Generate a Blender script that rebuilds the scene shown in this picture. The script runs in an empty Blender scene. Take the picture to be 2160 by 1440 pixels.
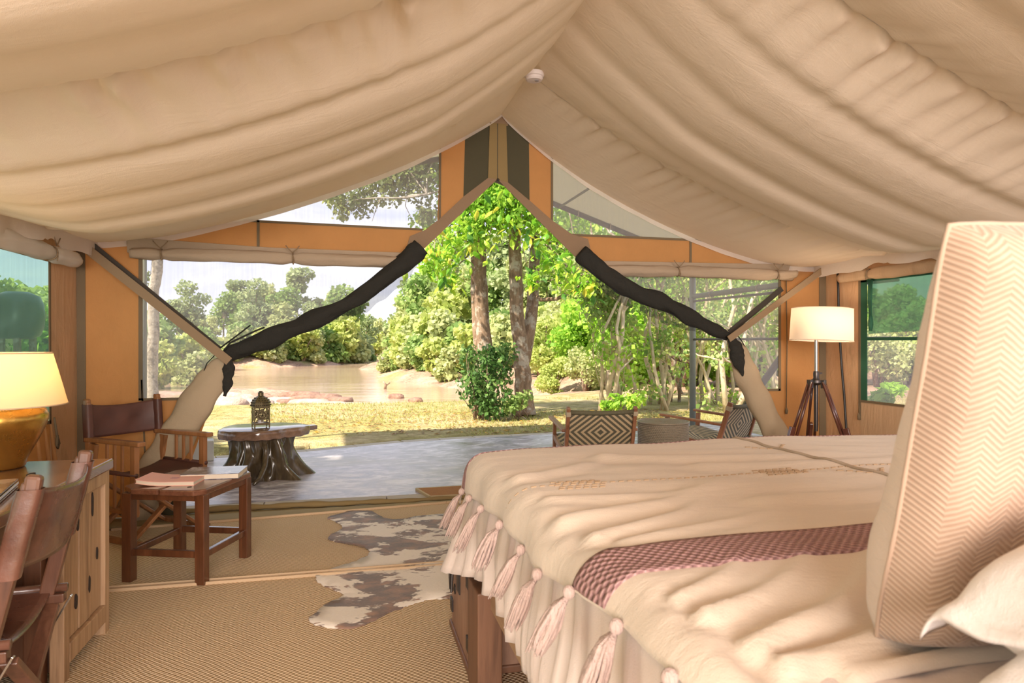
import bpy, bmesh, math, random
import numpy as np
from mathutils import Vector, Matrix, Euler

C = bpy.context.collection
SC = bpy.context.scene
PI = math.pi
TH = math.radians(13.5)                      # camera yaw against the tent axis
CT, ST = math.cos(TH), math.sin(TH)

# ------------------------------------------------------------------ camera
cam = bpy.data.cameras.new('camera'); camo = bpy.data.objects.new('camera', cam); C.objects.link(camo)
camo.location = (0, 0, 1.28); camo.rotation_euler = (PI/2, 0, -TH)
cam.lens = 24; cam.sensor_width = 36; cam.clip_end = 2000; cam.clip_start = 0.05
cam.dof.use_dof = True; cam.dof.focus_distance = 4.5; cam.dof.aperture_fstop = 7.0
SC.camera = camo

# ------------------------------------------------------------------ exposure
SC.view_settings.view_transform = 'Standard'
try: SC.view_settings.look = 'None'
except Exception: pass
SC.view_settings.exposure = 0.76
SC.view_settings.gamma = 1.0
SC.view_settings.use_curve_mapping = False
SC.cycles.use_denoising = True
SC.cycles.max_bounces = 10
SC.cycles.transparent_max_bounces = 24
SC.cycles.diffuse_bounces = 5
SC.cycles.transmission_bounces = 6
SC.cycles.sample_clamp_indirect = 6.0
SC.cycles.caustics_reflective = False; SC.cycles.caustics_refractive = False

# ------------------------------------------------------------------ node helper
class G:
    def __init__(s, tree): s.t = tree; s.t.nodes.clear()
    def n(s, typ, props=None, **inp):
        nd = s.t.nodes.new(typ)
        for k, v in (props or {}).items(): setattr(nd, k, v)
        for k, v in inp.items():
            key = int(k[1:]) if k[0] == '_' and k[1:].isdigit() else k.replace('_', ' ')
            s.set(nd, key, v)
        return nd
    def set(s, nd, key, v):
        sock = nd.inputs[key]
        if isinstance(v, bpy.types.NodeSocket): s.t.links.new(v, sock)
        elif isinstance(v, bpy.types.Node): s.t.links.new(v.outputs[0], sock)
        else:
            if isinstance(v, (tuple, list)) and len(v) == 3 and sock.type == 'RGBA': v = (*v, 1)
            sock.default_value = v
    def math(s, op, a, b=0.0, c=None):
        nd = s.n('ShaderNodeMath', {'operation': op}, _0=a, _1=b)
        if c is not None: s.set(nd, 2, c)
        return nd.outputs[0]
    def mix(s, f, a, b):
        nd = s.n('ShaderNodeMix', {'data_type': 'RGBA'})
        s.set(nd, 0, f); s.set(nd, 6, a); s.set(nd, 7, b)
        return nd.outputs[2]
    def ramp(s, f, stops, interp='LINEAR'):
        nd = s.n('ShaderNodeValToRGB', None, Fac=f); cr = nd.color_ramp; cr.interpolation = interp
        while len(cr.elements) < len(stops): cr.elements.new(0.5)
        for e, (p, c) in zip(cr.elements, stops):
            e.position = p; e.color = (c, c, c, 1) if isinstance(c, (int, float)) else (*c, 1)
        return nd.outputs[0]
    def coord(s, which='Object', scale=(1, 1, 1), rot=(0, 0, 0)):
        tc = s.n('ShaderNodeTexCoord')
        mp = s.n('ShaderNodeMapping', None, Vector=tc.outputs[which], Scale=scale, Rotation=rot)
        return mp.outputs[0]
    def noise(s, vec, scale=5, detail=3, rough=0.5, dist=0.0):
        return s.n('ShaderNodeTexNoise', None, Vector=vec, Scale=scale, Detail=detail, Roughness=rough, Distortion=dist).outputs[0]
    def bump(s, h, strength=0.3, dist=0.01):
        return s.n('ShaderNodeBump', None, Height=h, Strength=strength, Distance=dist).outputs[0]
    def out(s, sh):
        o = s.n('ShaderNodeOutputMaterial'); s.t.links.new(sh.outputs[0] if isinstance(sh, bpy.types.Node) else sh, o.inputs[0])

def lin(r, g, b):
    f = lambda c: c/12.92 if c <= 0.04045 else ((c+0.055)/1.055)**2.4
    return (f(r/255), f(g/255), f(b/255))

# ------------------------------------------------------------------ sky and sun
wd = bpy.data.worlds.new('world'); SC.world = wd; wd.use_nodes = True
g = G(wd.node_tree)
tc = g.n('ShaderNodeTexCoord')
sx = g.n('ShaderNodeSeparateXYZ', None, Vector=tc.outputs['Generated'])
skyc = g.ramp(sx.outputs[2], [(0.0, (0.84, 0.84, 0.92)), (0.16, (0.68, 0.72, 0.92)), (0.6, (0.36, 0.50, 0.88))])
mp = g.n('ShaderNodeMapping', None, Vector=tc.outputs['Generated'], Scale=(1.3, 1.3, 5.0))
cl = g.noise(mp.outputs[0], 2.6, 7, 0.62, 0.4)
clm = g.ramp(cl, [(0.42, 0.0), (0.62, 1.0)])
col = g.mix(clm, skyc, (1.0, 0.99, 0.985))
bg = g.n('ShaderNodeBackground', None, Color=col, Strength=0.95)
wo = g.n('ShaderNodeOutputWorld'); g.t.links.new(bg.outputs[0], wo.inputs[0])

sun = bpy.data.lights.new('sun', 'SUN'); so = bpy.data.objects.new('sun', sun); C.objects.link(so)
sun.energy = 7.5; sun.angle = math.radians(1.0); sun.color = (1.0, 0.90, 0.70)
so.rotation_euler = Vector((0.62, 0.29, -0.73)).to_track_quat('-Z', 'Y').to_euler()

def area(name, loc, target, sx_, sy_, energy, color):
    l = bpy.data.lights.new(name, 'AREA'); o = bpy.data.objects.new(name, l); C.objects.link(o)
    l.shape = 'RECTANGLE'; l.size = sx_; l.size_y = sy_; l.energy = energy; l.color = color
    o.location = loc; o.rotation_euler = (Vector(target)-Vector(loc)).to_track_quat('-Z', 'Y').to_euler()
    return o
# added fill lamp behind the camera, brightening the tent interior
area('rear_fill_lamp', (0.3, -5.0, 2.0), (0.8, 5.0, 1.4), 5.0, 2.4, 610, (1.0, 0.885, 0.80))
# added side lamp inside the left wall, raking across bed and liner
area('left_fill_lamp', (-1.85, -0.2, 1.35), (2.2, 1.8, 1.5), 3.0, 1.0, 28, (1.0, 0.90, 0.83))

# ------------------------------------------------------------------ mesh builder
def smoothstep(a, b, x):
    t = min(1, max(0, (x-a)/(b-a))) if a != b else float(x > a)
    return t*t*(3-2*t)
def interp(x, pts):
    if x <= pts[0][0]: return pts[0][1]
    for (x0, y0), (x1, y1) in zip(pts, pts[1:]):
        if x <= x1: return y0+(y1-y0)*(x-x0)/(x1-x0)
    return pts[-1][1]

class MB:
    def __init__(s): s.v = []; s.f = []; s.uv = []
    def add(s, vs, fs, uvs=None):
        o = len(s.v); s.v += [tuple(v) for v in vs]; s.f += [tuple(i+o for i in f) for f in fs]
        s.uv += uvs if uvs else [(0, 0)]*len(vs)
        return s
    def box(s, c, d, R=None, tap=1.0):
        h = [x/2 for x in d]; vs = []
        for z in (-1, 1):
            k = tap if z > 0 else 1
            for x, y in ((-1, -1), (1, -1), (1, 1), (-1, 1)):
                p = Vector((x*h[0]*k, y*h[1]*k, z*h[2]))
                if R is not None: p = R @ p
                vs.append(p+Vector(c))
        return s.add(vs, [(3, 2, 1, 0), (4, 5, 6, 7), (0, 1, 5, 4), (1, 2, 6, 5), (2, 3, 7, 6), (3, 0, 4, 7)])
    def bar(s, p0, p1, w, d, up=(0, 0, 1)):
        p0, p1 = Vector(p0), Vector(p1); a = (p1-p0); L = a.length; a.normalize()
        u = Vector(up); b = u.cross(a)
        if b.length < 1e-4: b = Vector((1, 0, 0)).cross(a)
        b.normalize(); c = a.cross(b)
        R = Matrix((b, c, a)).transposed()
        return s.box((p0+p1)/2, (w, d, L), R)
    def tube(s, pts, r, n=8, caps=True, flat=None):
        pts = [Vector(p) for p in pts]; m = len(pts)
        rs = r if isinstance(r, (list, tuple)) else [r]*m
        vs = []; prev = None
        for i, p in enumerate(pts):
            a = pts[min(i+1, m-1)]-pts[max(i-1, 0)]; a.normalize()
            if prev is None:
                b = a.cross(Vector((0, 0, 1)))
                if b.length < 0.05: b = a.cross(Vector((0, 1, 0)))
            else: b = prev - a*prev.dot(a)
            b.normalize(); prev = b; c = a.cross(b)
            for k in range(n):
                t = 2*PI*k/n
                vs.append(p+(b*math.cos(t)+c*math.sin(t))*rs[i])
        fs = [(i*n+k, i*n+(k+1) % n, (i+1)*n+(k+1) % n, (i+1)*n+k) for i in range(m-1) for k in range(n)]
        if caps: fs += [tuple(range(n-1, -1, -1)), tuple((m-1)*n+k for k in range(n))]
        return s.add(vs, fs)
    def lathe(s, prof, n=32, c=(0, 0, 0), fn=None):
        vs = []; m = len(prof)
        for i, (r, z) in enumerate(prof):
            for k in range(n):
                t = 2*PI*k/n; rr = r*(fn(t, i/(m-1)) if fn else 1)
                vs.append((c[0]+rr*math.cos(t), c[1]+rr*math.sin(t), c[2]+z))
        fs = [(i*n+k, i*n+(k+1) % n, (i+1)*n+(k+1) % n, (i+1)*n+k) for i in range(m-1) for k in range(n)]
        if prof[0][0] > 1e-6: fs.append(tuple(range(n-1, -1, -1)))
        if prof[-1][0] > 1e-6: fs.append(tuple((m-1)*n+k for k in range(n)))
        return s.add(vs, fs)
    def prism(s, pts, lo, hi, axis='z'):
        n = len(pts)
        def P(a, b, h): return (a, b, h) if axis == 'z' else ((a, h, b) if axis == 'y' else (h, a, b))
        vs = [P(a, b, lo) for a, b in pts]+[P(a, b, hi) for a, b in pts]
        fs = [tuple(range(n-1, -1, -1)), tuple(range(n, 2*n))]+[(i, (i+1) % n, n+(i+1) % n, n+i) for i in range(n)]
        return s.add(vs, fs)
    def grid(s, fn, nu, nv, closeu=False):
        vs = []; uv = []
        for j in range(nv+1):
            for i in range(nu+(0 if closeu else 1)):
                vs.append(fn(i/nu, j/nv)); uv.append((i/nu, j/nv))
        w = nu if closeu else nu+1
        fs = [(j*w+i, j*w+(i+1) % w, (j+1)*w+(i+1) % w, (j+1)*w+i) for j in range(nv) for i in range(nu)]
        return s.add(vs, fs, uv)
    def ball(s, c, r, n=10, sc=(1, 1, 1)):
        prof = [(max(1e-7, r*math.sin(PI*i/n)), -r*math.cos(PI*i/n)) for i in range(n+1)]
        o = len(s.v); s.lathe(prof, n+4)
        for i in range(o, len(s.v)):
            v = s.v[i]; s.v[i] = (c[0]+v[0]*sc[0], c[1]+v[1]*sc[1], c[2]+v[2]*sc[2])
        return s
    def build(s, name, mat, parent=None, smooth=False, bevel=0.0, solid=0.0, label=None, world=False, seg=2, sub=0):
        me = bpy.data.meshes.new(name)
        vs = s.v
        if world and parent is not None:
            o = parent.location
            if parent.parent: o = parent.parent.location + o
            vs = [(a-o[0], b-o[1], c-o[2]) for a, b, c in vs]
        me.from_pydata(vs, [], s.f); me.validate(); me.update()
        bm = bmesh.new(); bm.from_mesh(me)
        bmesh.ops.recalc_face_normals(bm, faces=bm.faces); bm.to_mesh(me); bm.free()
        if any(u != (0, 0) for u in s.uv):
            ul = me.uv_layers.new(name='UVMap')
            vi = np.empty(len(me.loops), int); me.loops.foreach_get('vertex_index', vi)
            ul.data.foreach_set('uv', np.array(s.uv, float)[vi].ravel())
        if smooth:
            me.polygons.foreach_set('use_smooth', [True]*len(me.polygons))
            if smooth == 'auto':
                try: me.set_sharp_from_angle(angle=math.radians(40))
                except Exception: pass
        me.materials.append(mat)
        o = bpy.data.objects.new(name, me); C.objects.link(o)
        if parent is not None: o.parent = parent
        if solid:
            m = o.modifiers.new('s', 'SOLIDIFY'); m.thickness = solid; m.offset = 0
        if bevel:
            m = o.modifiers.new('b', 'BEVEL'); m.width = bevel; m.segments = seg; m.limit_method = 'ANGLE'; m.angle_limit = math.radians(35)
        if sub:
            m = o.modifiers.new('u', 'SUBSURF'); m.levels = sub; m.render_levels = sub
        if label: o['label'] = label
        return o

def tag(o, label, cat, group=None, kind=None):
    o['label'] = label; o['category'] = cat
    if group: o['group'] = group
    if kind: o['kind'] = kind
    return o
def thing(name, label, cat, loc=(0, 0, 0), rz=0.0, group=None, rot=None):
    o = bpy.data.objects.new(name, None); C.objects.link(o); o.empty_display_size = 0.1
    o.location = loc; o.rotation_euler = rot or (0, 0, rz)
    return tag(o, label, cat, group)
def struct(name, loc=(0, 0, 0), label=None):
    o = bpy.data.objects.new(name, None); C.objects.link(o); o.location = loc
    o['kind'] = 'structure'; o.empty_display_size = 0.1
    if label: o['label'] = label
    return o
def copy_tree(o, parent=None):
    c = o.copy(); C.objects.link(c)
    if parent is not None: c.parent = parent
    for ch in list(o.children): copy_tree(ch, c)
    return c
def mesh_np(name, v, q, mat, parent=None, tint=None, smooth=False):
    me = bpy.data.meshes.new(name)
    n, m = len(v), len(q)
    k = q.shape[1]
    me.vertices.add(n); me.vertices.foreach_set('co', v.astype(np.float32).ravel())
    me.loops.add(m*k); me.loops.foreach_set('vertex_index', q.astype(np.int32).ravel())
    me.polygons.add(m); me.polygons.foreach_set('loop_start', np.arange(0, m*k, k, dtype=np.int32))
    me.polygons.foreach_set('loop_total', np.full(m, k, np.int32))
    if smooth: me.polygons.foreach_set('use_smooth', np.ones(m, bool))
    if tint is not None:
        a = me.attributes.new('tint', 'FLOAT', 'FACE'); a.data.foreach_set('value', tint.astype(np.float32))
    me.update(calc_edges=True); me.validate()
    me.materials.append(mat)
    o = bpy.data.objects.new(name, me); C.objects.link(o)
    if parent is not None: o.parent = parent
    return o

# view-frame land coordinates (r to the right, d forward of the camera) to world
def land(r, d): return (r*CT+d*ST, -r*ST+d*CT)

# ------------------------------------------------------------------ materials
def newmat(name):
    m = bpy.data.materials.new(name); m.use_nodes = True
    return m, G(m.node_tree)
def plain(name, col, rough=0.6, metal=0.0, bump=0.0, bscale=200, spec=0.5, var=0.0, vscale=8):
    m, g = newmat(name)
    c = col; vec = g.coord()
    if var:
        nz = g.noise(vec, vscale, 4, 0.6)
        c = g.mix(nz, tuple(x*(1-var) for x in col), tuple(min(1, x*(1+var)) for x in col))
    p = g.n('ShaderNodeBsdfPrincipled', None, Base_Color=c, Roughness=rough, Metallic=metal)
    p.inputs['Specular IOR Level'].default_value = spec
    if bump: g.set(p, 'Normal', g.bump(g.noise(vec, bscale, 3), bump, 0.003))
    g.out(p); return m
def wood(name, c1, c2, axis='x', scale=14, rough=0.35, stretch=0.07, bump=0.25, c3=None, coat=0.0):
    m, g = newmat(name)
    sc = {'x': (stretch, 1, 1), 'y': (1, stretch, 1), 'z': (1, 1, stretch)}[axis]
    vec = g.coord('Object', sc)
    n1 = g.noise(vec, scale, 6, 0.65, 1.2); n2 = g.noise(vec, scale*6, 3, 0.6)
    f = g.math('ADD', g.math('MULTIPLY', n1, 0.75), g.math('MULTIPLY', n2, 0.25))
    cc = g.ramp(f, [(0.3, c1), (0.52, c2), (0.72, c3 or c2)])
    p = g.n('ShaderNodeBsdfPrincipled', None, Base_Color=cc, Roughness=rough)
    if coat: p.inputs['Coat Weight'].default_value = coat; p.inputs['Coat Roughness'].default_value = 0.15
    g.set(p, 'Normal', g.bump(f, bump, 0.004)); g.out(p); return m
def fabric(name, col, trans=0.0, tcol=None, weave=0, rough=0.9, wr=0.0, wscale=(3, 3, 3), var=0.06, vscale=2.5, stain=None):
    m, g = newmat(name); vec = g.coord()
    nz = g.noise(vec, vscale, 4, 0.6)
    c = g.mix(nz, tuple(x*(1-var) for x in col), tuple(min(1, x*(1+var)) for x in col))
    if stain:
        st = g.ramp(g.noise(g.coord('Object', stain[2]), stain[1], 4, 0.6), [(0.55, 0.0), (0.72, 0.75)])
        c = g.mix(st, c, stain[0])
    h = None
    if wr:
        h = g.math('MULTIPLY', g.noise(g.coord('Object', wscale), 4, 5, 0.62, 0.8), wr)
    if weave:
        w = g.noise(vec, weave, 2, 0.5); w = g.math('MULTIPLY', w, 0.06)
        h = g.math('ADD', h, w) if h is not None else w
    p = g.n('ShaderNodeBsdfPrincipled', None, Base_Color=c, Roughness=rough)
    p.inputs['Specular IOR Level'].default_value = 0.15
    nrm = g.bump(h, 0.9, 0.02) if h is not None else None
    if nrm is not None: g.set(p, 'Normal', nrm)
    if trans > 0:
        tcc = g.mix(nz, tuple(x*(1-var) for x in (tcol or col)), tuple(min(1, x*(1+var)) for x in (tcol or col)))
        t = g.n('ShaderNodeBsdfTranslucent', None, Color=tcc)
        if nrm is not None: g.set(t, 'Normal', nrm)
        mx = g.n('ShaderNodeMixShader', None, Fac=trans); g.set(mx, 1, p.outputs[0]); g.set(mx, 2, t.outputs[0])
        g.out(mx)
    else: g.out(p)
    return m
def screen(name, col, opac, tint=(1, 1, 1), thread=0.0):
    m, g = newmat(name); vec = g.coord()
    w = g.noise(g.coord('Object', (1, 1, 0.02)), 60, 2)
    f = g.math('ADD', opac-0.06, g.math('MULTIPLY', w, 0.12))
    tr = g.n('ShaderNodeBsdfTransparent', None, Color=tint)
    d = g.n('ShaderNodeBsdfDiffuse', None, Color=col); tl = g.n('ShaderNodeBsdfTranslucent', None, Color=col)
    a = g.n('ShaderNodeMixShader', None, Fac=0.5); g.set(a, 1, d.outputs[0]); g.set(a, 2, tl.outputs[0])
    mx = g.n('ShaderNodeMixShader', None, Fac=f); g.set(mx, 1, tr.outputs[0]); g.set(mx, 2, a.outputs[0])
    g.out(mx); return m
def leafmat(name, c1, c2, c3, trans=0.45, rough=0.5):
    m, g = newmat(name)
    at = g.n('ShaderNodeAttribute', {'attribute_name': 'tint'})
    cc = g.ramp(at.outputs['Fac'], [(0.0, c1), (0.55, c2), (1.0, c3)])
    p = g.n('ShaderNodeBsdfPrincipled', None, Base_Color=cc, Roughness=rough); p.inputs['Specular IOR Level'].default_value = 0.3
    t = g.n('ShaderNodeBsdfTranslucent', None, Color=cc)
    mx = g.n('ShaderNodeMixShader', None, Fac=trans); g.set(mx, 1, p.outputs[0]); g.set(mx, 2, t.outputs[0])
    g.out(mx); return m

M = {}
M['liner'] = fabric('cream_liner_cotton', (0.78, 0.635, 0.515), 0.30, (0.84, 0.68, 0.54), weave=500, wr=0.30, wscale=(0.5, 2.2, 1.5), var=0.04)
M['valance'] = fabric('white_cotton_valance', (0.82, 0.74, 0.66), 0.4, weave=500, wr=0.2)
M['orange'] = fabric('ochre_canvas', (0.60, 0.34, 0.14), 0.45, (0.78, 0.44, 0.17), weave=300, wr=0.5, wscale=(2, 2, 1.2), var=0.12)
M['tan'] = fabric('tan_canvas', (0.64, 0.44, 0.27), 0.4, (0.76, 0.50, 0.29), weave=300, wr=0.6, wscale=(2, 2.5, 0.8), var=0.14, stain=((0.12, 0.09, 0.07), 2.2, (1, 1.5, 1)))
M['cream_canvas'] = fabric('cream_canvas', (0.62, 0.46, 0.30), 0.4, (0.75, 0.5, 0.3), weave=300, wr=0.5, wscale=(2, 3, 0.5), var=0.1, stain=((0.25, 0.16, 0.10), 2.6, (1, 2.5, 0.3)))
M['olive'] = fabric('dark_olive_canvas', (0.085, 0.075, 0.045), 0.12, weave=300, wr=0.3, var=0.08)
M['trim'] = fabric('taupe_canvas_trim', (0.19, 0.14, 0.085), 0.15, weave=300, wr=0.15, var=0.08)
M['zip'] = fabric('khaki_webbing', (0.27, 0.19, 0.085), 0.1, weave=300, wr=0.1)
M['band'] = fabric('beige_canvas_band', (0.30, 0.20, 0.125), 0.2, weave=300, wr=0.4, var=0.1)
M['flap'] = fabric('beige_rolled_canvas', (0.42, 0.32, 0.21), 0.12, weave=300, wr=0.5, wscale=(1.5, 1.5, 1.5), var=0.08)
M['blind'] = fabric('taupe_rolled_blind', (0.40, 0.30, 0.21), 0.1, weave=300, wr=0.5, wscale=(1.5, 3, 3), var=0.1)
M['blackmesh'] = fabric('black_mesh_fabric', (0.028, 0.026, 0.022), 0.0, weave=400, wr=0.9, wscale=(3, 3, 3), var=0.2)
M['blackveil'] = screen('black_mesh_veil', (0.05, 0.05, 0.05), 0.55)
M['screen'] = screen('fly_screen_mesh', (0.62, 0.60, 0.66), 0.20)
M['greennet'] = screen('green_shade_net', (0.08, 0.26, 0.14), 0.50, (0.62, 0.92, 0.70))
M['greenlight'] = screen('thin_green_mesh', (0.36, 0.52, 0.45), 0.30, (0.80, 0.96, 0.88))
M['greenframe'] = fabric('dark_green_binding', (0.03, 0.10, 0.06), 0.0, weave=300)
M['strap'] = plain('canvas_webbing_strap', (0.24, 0.16, 0.09), 0.85, bump=0.3, bscale=400)
M['darkstrap'] = plain('dark_webbing_strap', (0.05, 0.04, 0.03), 0.85, bump=0.3, bscale=400)
M['fly'] = fabric('olive_fly_net', (0.26, 0.23, 0.14), 0.40, (0.32, 0.28, 0.18), weave=200, wr=0.2)
M['flyside'] = fabric('pale_fly_sheet', (0.45, 0.50, 0.45), 0.5, weave=200, wr=0.4)
M['pole'] = plain('painted_steel_pole', (0.10, 0.085, 0.07), 0.5, 0.3, var=0.2)
M['greypole'] = plain('grey_green_steel_pole', (0.20, 0.21, 0.16), 0.5, 0.2, var=0.2)
M['white_plastic'] = plain('white_plastic', (0.75, 0.68, 0.66), 0.4)
M['grille'] = plain('grey_plastic', (0.35, 0.32, 0.32), 0.5)
M['rope'] = plain('cream_rope', (0.62, 0.50, 0.36), 0.9, bump=0.4, bscale=300)
M['cable'] = plain('black_cable', (0.015, 0.014, 0.014), 0.45)

M['darkwood'] = wood('dark_red_brown_wood', (0.035, 0.012, 0.006), (0.10, 0.035, 0.014), 'z', 10, 0.28, 0.1, 0.12, (0.17, 0.06, 0.025), coat=0.35)
M['darkwoody'] = wood('dark_red_brown_wood_top', (0.07, 0.026, 0.014), (0.15, 0.06, 0.033), 'y', 10, 0.22, 0.1, 0.10, (0.22, 0.09, 0.05), coat=0.5)
M['chairwood'] = wood('warm_oiled_wood', (0.14, 0.055, 0.02), (0.28, 0.12, 0.045), 'z', 12, 0.32, 0.1, 0.1, (0.36, 0.16, 0.07), coat=0.25)
M['tripodwood'] = wood('mahogany_tripod_wood', (0.045, 0.013, 0.009), (0.10, 0.03, 0.018), 'z', 10, 0.3, 0.1, 0.1, coat=0.3)
M['desktop'] = wood('worn_desk_top', (0.09, 0.04, 0.02), (0.21, 0.10, 0.05), 'y', 7, 0.22, 0.08, 0.18, (0.30, 0.17, 0.10), coat=0.5)
M['deskplank'] = wood('weathered_plank', (0.17, 0.09, 0.045), (0.40, 0.245, 0.135), 'z', 9, 0.5, 0.07, 0.5, (0.52, 0.36, 0.22))
M['deskdark'] = wood('dark_desk_wood', (0.03, 0.012, 0.006), (0.11, 0.042, 0.018), 'z', 8, 0.5, 0.07, 0.4, (0.17, 0.07, 0.03))
M['knot'] = plain('dark_knot', (0.03, 0.018, 0.012), 0.9)
M['trunkwood'] = wood('old_trunk_wood', (0.17, 0.085, 0.055), (0.34, 0.19, 0.125), 'z', 7, 0.5, 0.2, 0.25, (0.42, 0.25, 0.17))
M['bedwood'] = wood('dark_bed_timber', (0.08, 0.036, 0.02), (0.20, 0.095, 0.052), 'z', 9, 0.5, 0.08, 0.5, (0.22, 0.10, 0.055))
M['railwood'] = wood('pale_bed_rail', (0.26, 0.15, 0.085), (0.40, 0.25, 0.15), 'y', 9, 0.6, 0.08, 0.3)
M['campwood'] = wood('dark_camp_chair_wood', (0.05, 0.02, 0.012), (0.12, 0.05, 0.028), 'z', 10, 0.35, 0.1, 0.12, (0.18, 0.085, 0.05), coat=0.2)
M['iron'] = plain('dark_iron', (0.06, 0.05, 0.045), 0.45, 0.7, var=0.4, vscale=60)
M['steel'] = plain('bright_steel', (0.6, 0.58, 0.55), 0.25, 1.0)
M['lampsteel'] = plain('brushed_lamp_pole', (0.42, 0.38, 0.34), 0.3, 0.9)
M['gunmetal'] = plain('dark_gun_metal', (0.09, 0.075, 0.07), 0.35, 0.8)

def leather(name, c1, c2, rough):
    m, g = newmat(name); vec = g.coord()
    nz = g.noise(vec, 6, 5, 0.6); fine = g.noise(vec, 120, 3, 0.6)
    c = g.ramp(nz, [(0.3, c1), (0.7, c2)])
    p = g.n('ShaderNodeBsdfPrincipled', None, Base_Color=c, Roughness=g.ramp(nz, [(0.3, rough), (0.7, rough+0.15)]))
    p.inputs['Specular IOR Level'].default_value = 0.6; p.inputs['Coat Weight'].default_value = 0.5 if rough < 0.3 else 0.0; p.inputs['Coat Roughness'].default_value = 0.22
    g.set(p, 'Normal', g.bump(g.math('ADD', g.math('MULTIPLY', nz, 1.0), g.math('MULTIPLY', fine, 0.15)), 0.25, 0.01))
    g.out(p); return m
M['leather'] = leather('worn_brown_leather', (0.07, 0.027, 0.017), (0.16, 0.066, 0.042), 0.20)
M['leather_matt'] = leather('matt_brown_leather', (0.065, 0.022, 0.015), (0.115, 0.04, 0.026), 0.5)

def brass():
    m, g = newmat('aged_brass'); vec = g.coord('Object', (1, 1, 1))
    nz = g.noise(vec, 5, 5, 0.65); fine = g.noise(vec, 90, 2)
    c = g.ramp(nz, [(0.3, (0.42, 0.21, 0.035)), (0.65, (0.72, 0.42, 0.10))])
    p = g.n('ShaderNodeBsdfPrincipled', None, Base_Color=c, Metallic=0.95, Roughness=g.ramp(nz, [(0.3, 0.34), (0.7, 0.22)]))
    g.set(p, 'Normal', g.bump(fine, 0.12, 0.003)); g.out(p); return m
M['brass'] = brass()
def shade(name, col, tcol, trans):
    m, g = newmat(name); vec = g.coord('Object', (1, 1, 1))
    w = g.noise(vec, 160, 2)
    p = g.n('ShaderNodeBsdfPrincipled', None, Base_Color=col, Roughness=0.9); t = g.n('ShaderNodeBsdfTranslucent', None, Color=tcol)
    g.set(p, 'Normal', g.bump(w, 0.15, 0.003))
    mx = g.n('ShaderNodeMixShader', None, Fac=trans); g.set(mx, 1, p.outputs[0]); g.set(mx, 2, t.outputs[0]); g.out(mx); return m
M['shade_warm'] = shade('linen_lampshade', (0.75, 0.60, 0.42), (0.85, 0.62, 0.36), 0.5)
M['shade_white'] = shade('white_lampshade', (0.85, 0.78, 0.70), (0.9, 0.75, 0.6), 0.5)
def bulbm():
    m, g = newmat('lit_bulb'); e = g.n('ShaderNodeEmission', None, Color=(1, 0.72, 0.40), Strength=9.0); g.out(e); return m
M['bulb'] = bulbm()

def sisal():
    m, g = newmat('sisal_weave'); tc = g.n('ShaderNodeTexCoord')
    dz = g.noise(tc.outputs['Object'], 3, 2); dzv = g.math('MULTIPLY', dz, 0.05)
    sp = g.n('ShaderNodeSeparateXYZ', None, Vector=tc.outputs['Object'])
    k = 2*PI/0.024
    a = g.math('SINE', g.math('MULTIPLY', g.math('ADD', sp.outputs[0], dzv), k))
    b = g.math('SINE', g.math('MULTIPLY', g.math('ADD', sp.outputs[1], dzv), k))
    ab = g.math('MULTIPLY', a, b)
    h = g.math('ADD', g.math('MULTIPLY', ab, 0.5), 0.5)
    nz = g.noise(tc.outputs['Object'], 1.6, 5, 0.6); fn = g.noise(tc.outputs['Object'], 220, 2)
    hh = g.math('ADD', h, g.math('MULTIPLY', fn, 0.5))
    c1 = g.ramp(hh, [(0.12, (0.20, 0.12, 0.06)), (0.5, (0.54, 0.39, 0.235)), (1.1, (0.70, 0.54, 0.37))])
    c = g.mix(g.math('MULTIPLY', nz, 0.35), c1, (0.58, 0.44, 0.28))
    p = g.n('ShaderNodeBsdfPrincipled', None, Base_Color=c, Roughness=0.95); p.inputs['Specular IOR Level'].default_value = 0.1
    g.set(p, 'Normal', g.bump(hh, 0.8, 0.006)); g.out(p); return m
M['sisal'] = sisal()
M['binding'] = plain('rug_binding', (0.52, 0.37, 0.23), 0.95, bump=0.5, bscale=250)
M['groundsheet'] = plain('olive_groundsheet', (0.30, 0.23, 0.11), 0.85, var=0.15)

def cowhide():
    m, g = newmat('cowhide'); vec = g.coord('Object', (1.0, 1.5, 1))
    n1 = g.noise(vec, 2.3, 5, 0.66, 0.4); n2 = g.noise(vec, 7.5, 4, 0.6); n3 = g.noise(g.coord('Object', (1, 4, 1)), 60, 3)
    f = g.math('ADD', g.math('MULTIPLY', n1, 0.8), g.math('MULTIPLY', n2, 0.2))
    br = g.ramp(n2, [(0.3, (0.028, 0.016, 0.016)), (0.5, (0.09, 0.045, 0.032)), (0.68, (0.28, 0.13, 0.065))])
    c = g.mix(g.ramp(f, [(0.482, 0.0), (0.505, 1.0)]), (0.82, 0.74, 0.63), br)
    c = g.mix(g.math('MULTIPLY', n3, 0.35), c, (0.52, 0.42, 0.36))
    p = g.n('ShaderNodeBsdfPrincipled', None, Base_Color=c, Roughness=0.7); p.inputs['Sheen Weight'].default_value = 0.2
    g.set(p, 'Normal', g.bump(n3, 0.5, 0.006)); g.out(p); return m
M['cowhide'] = cowhide()

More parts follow.
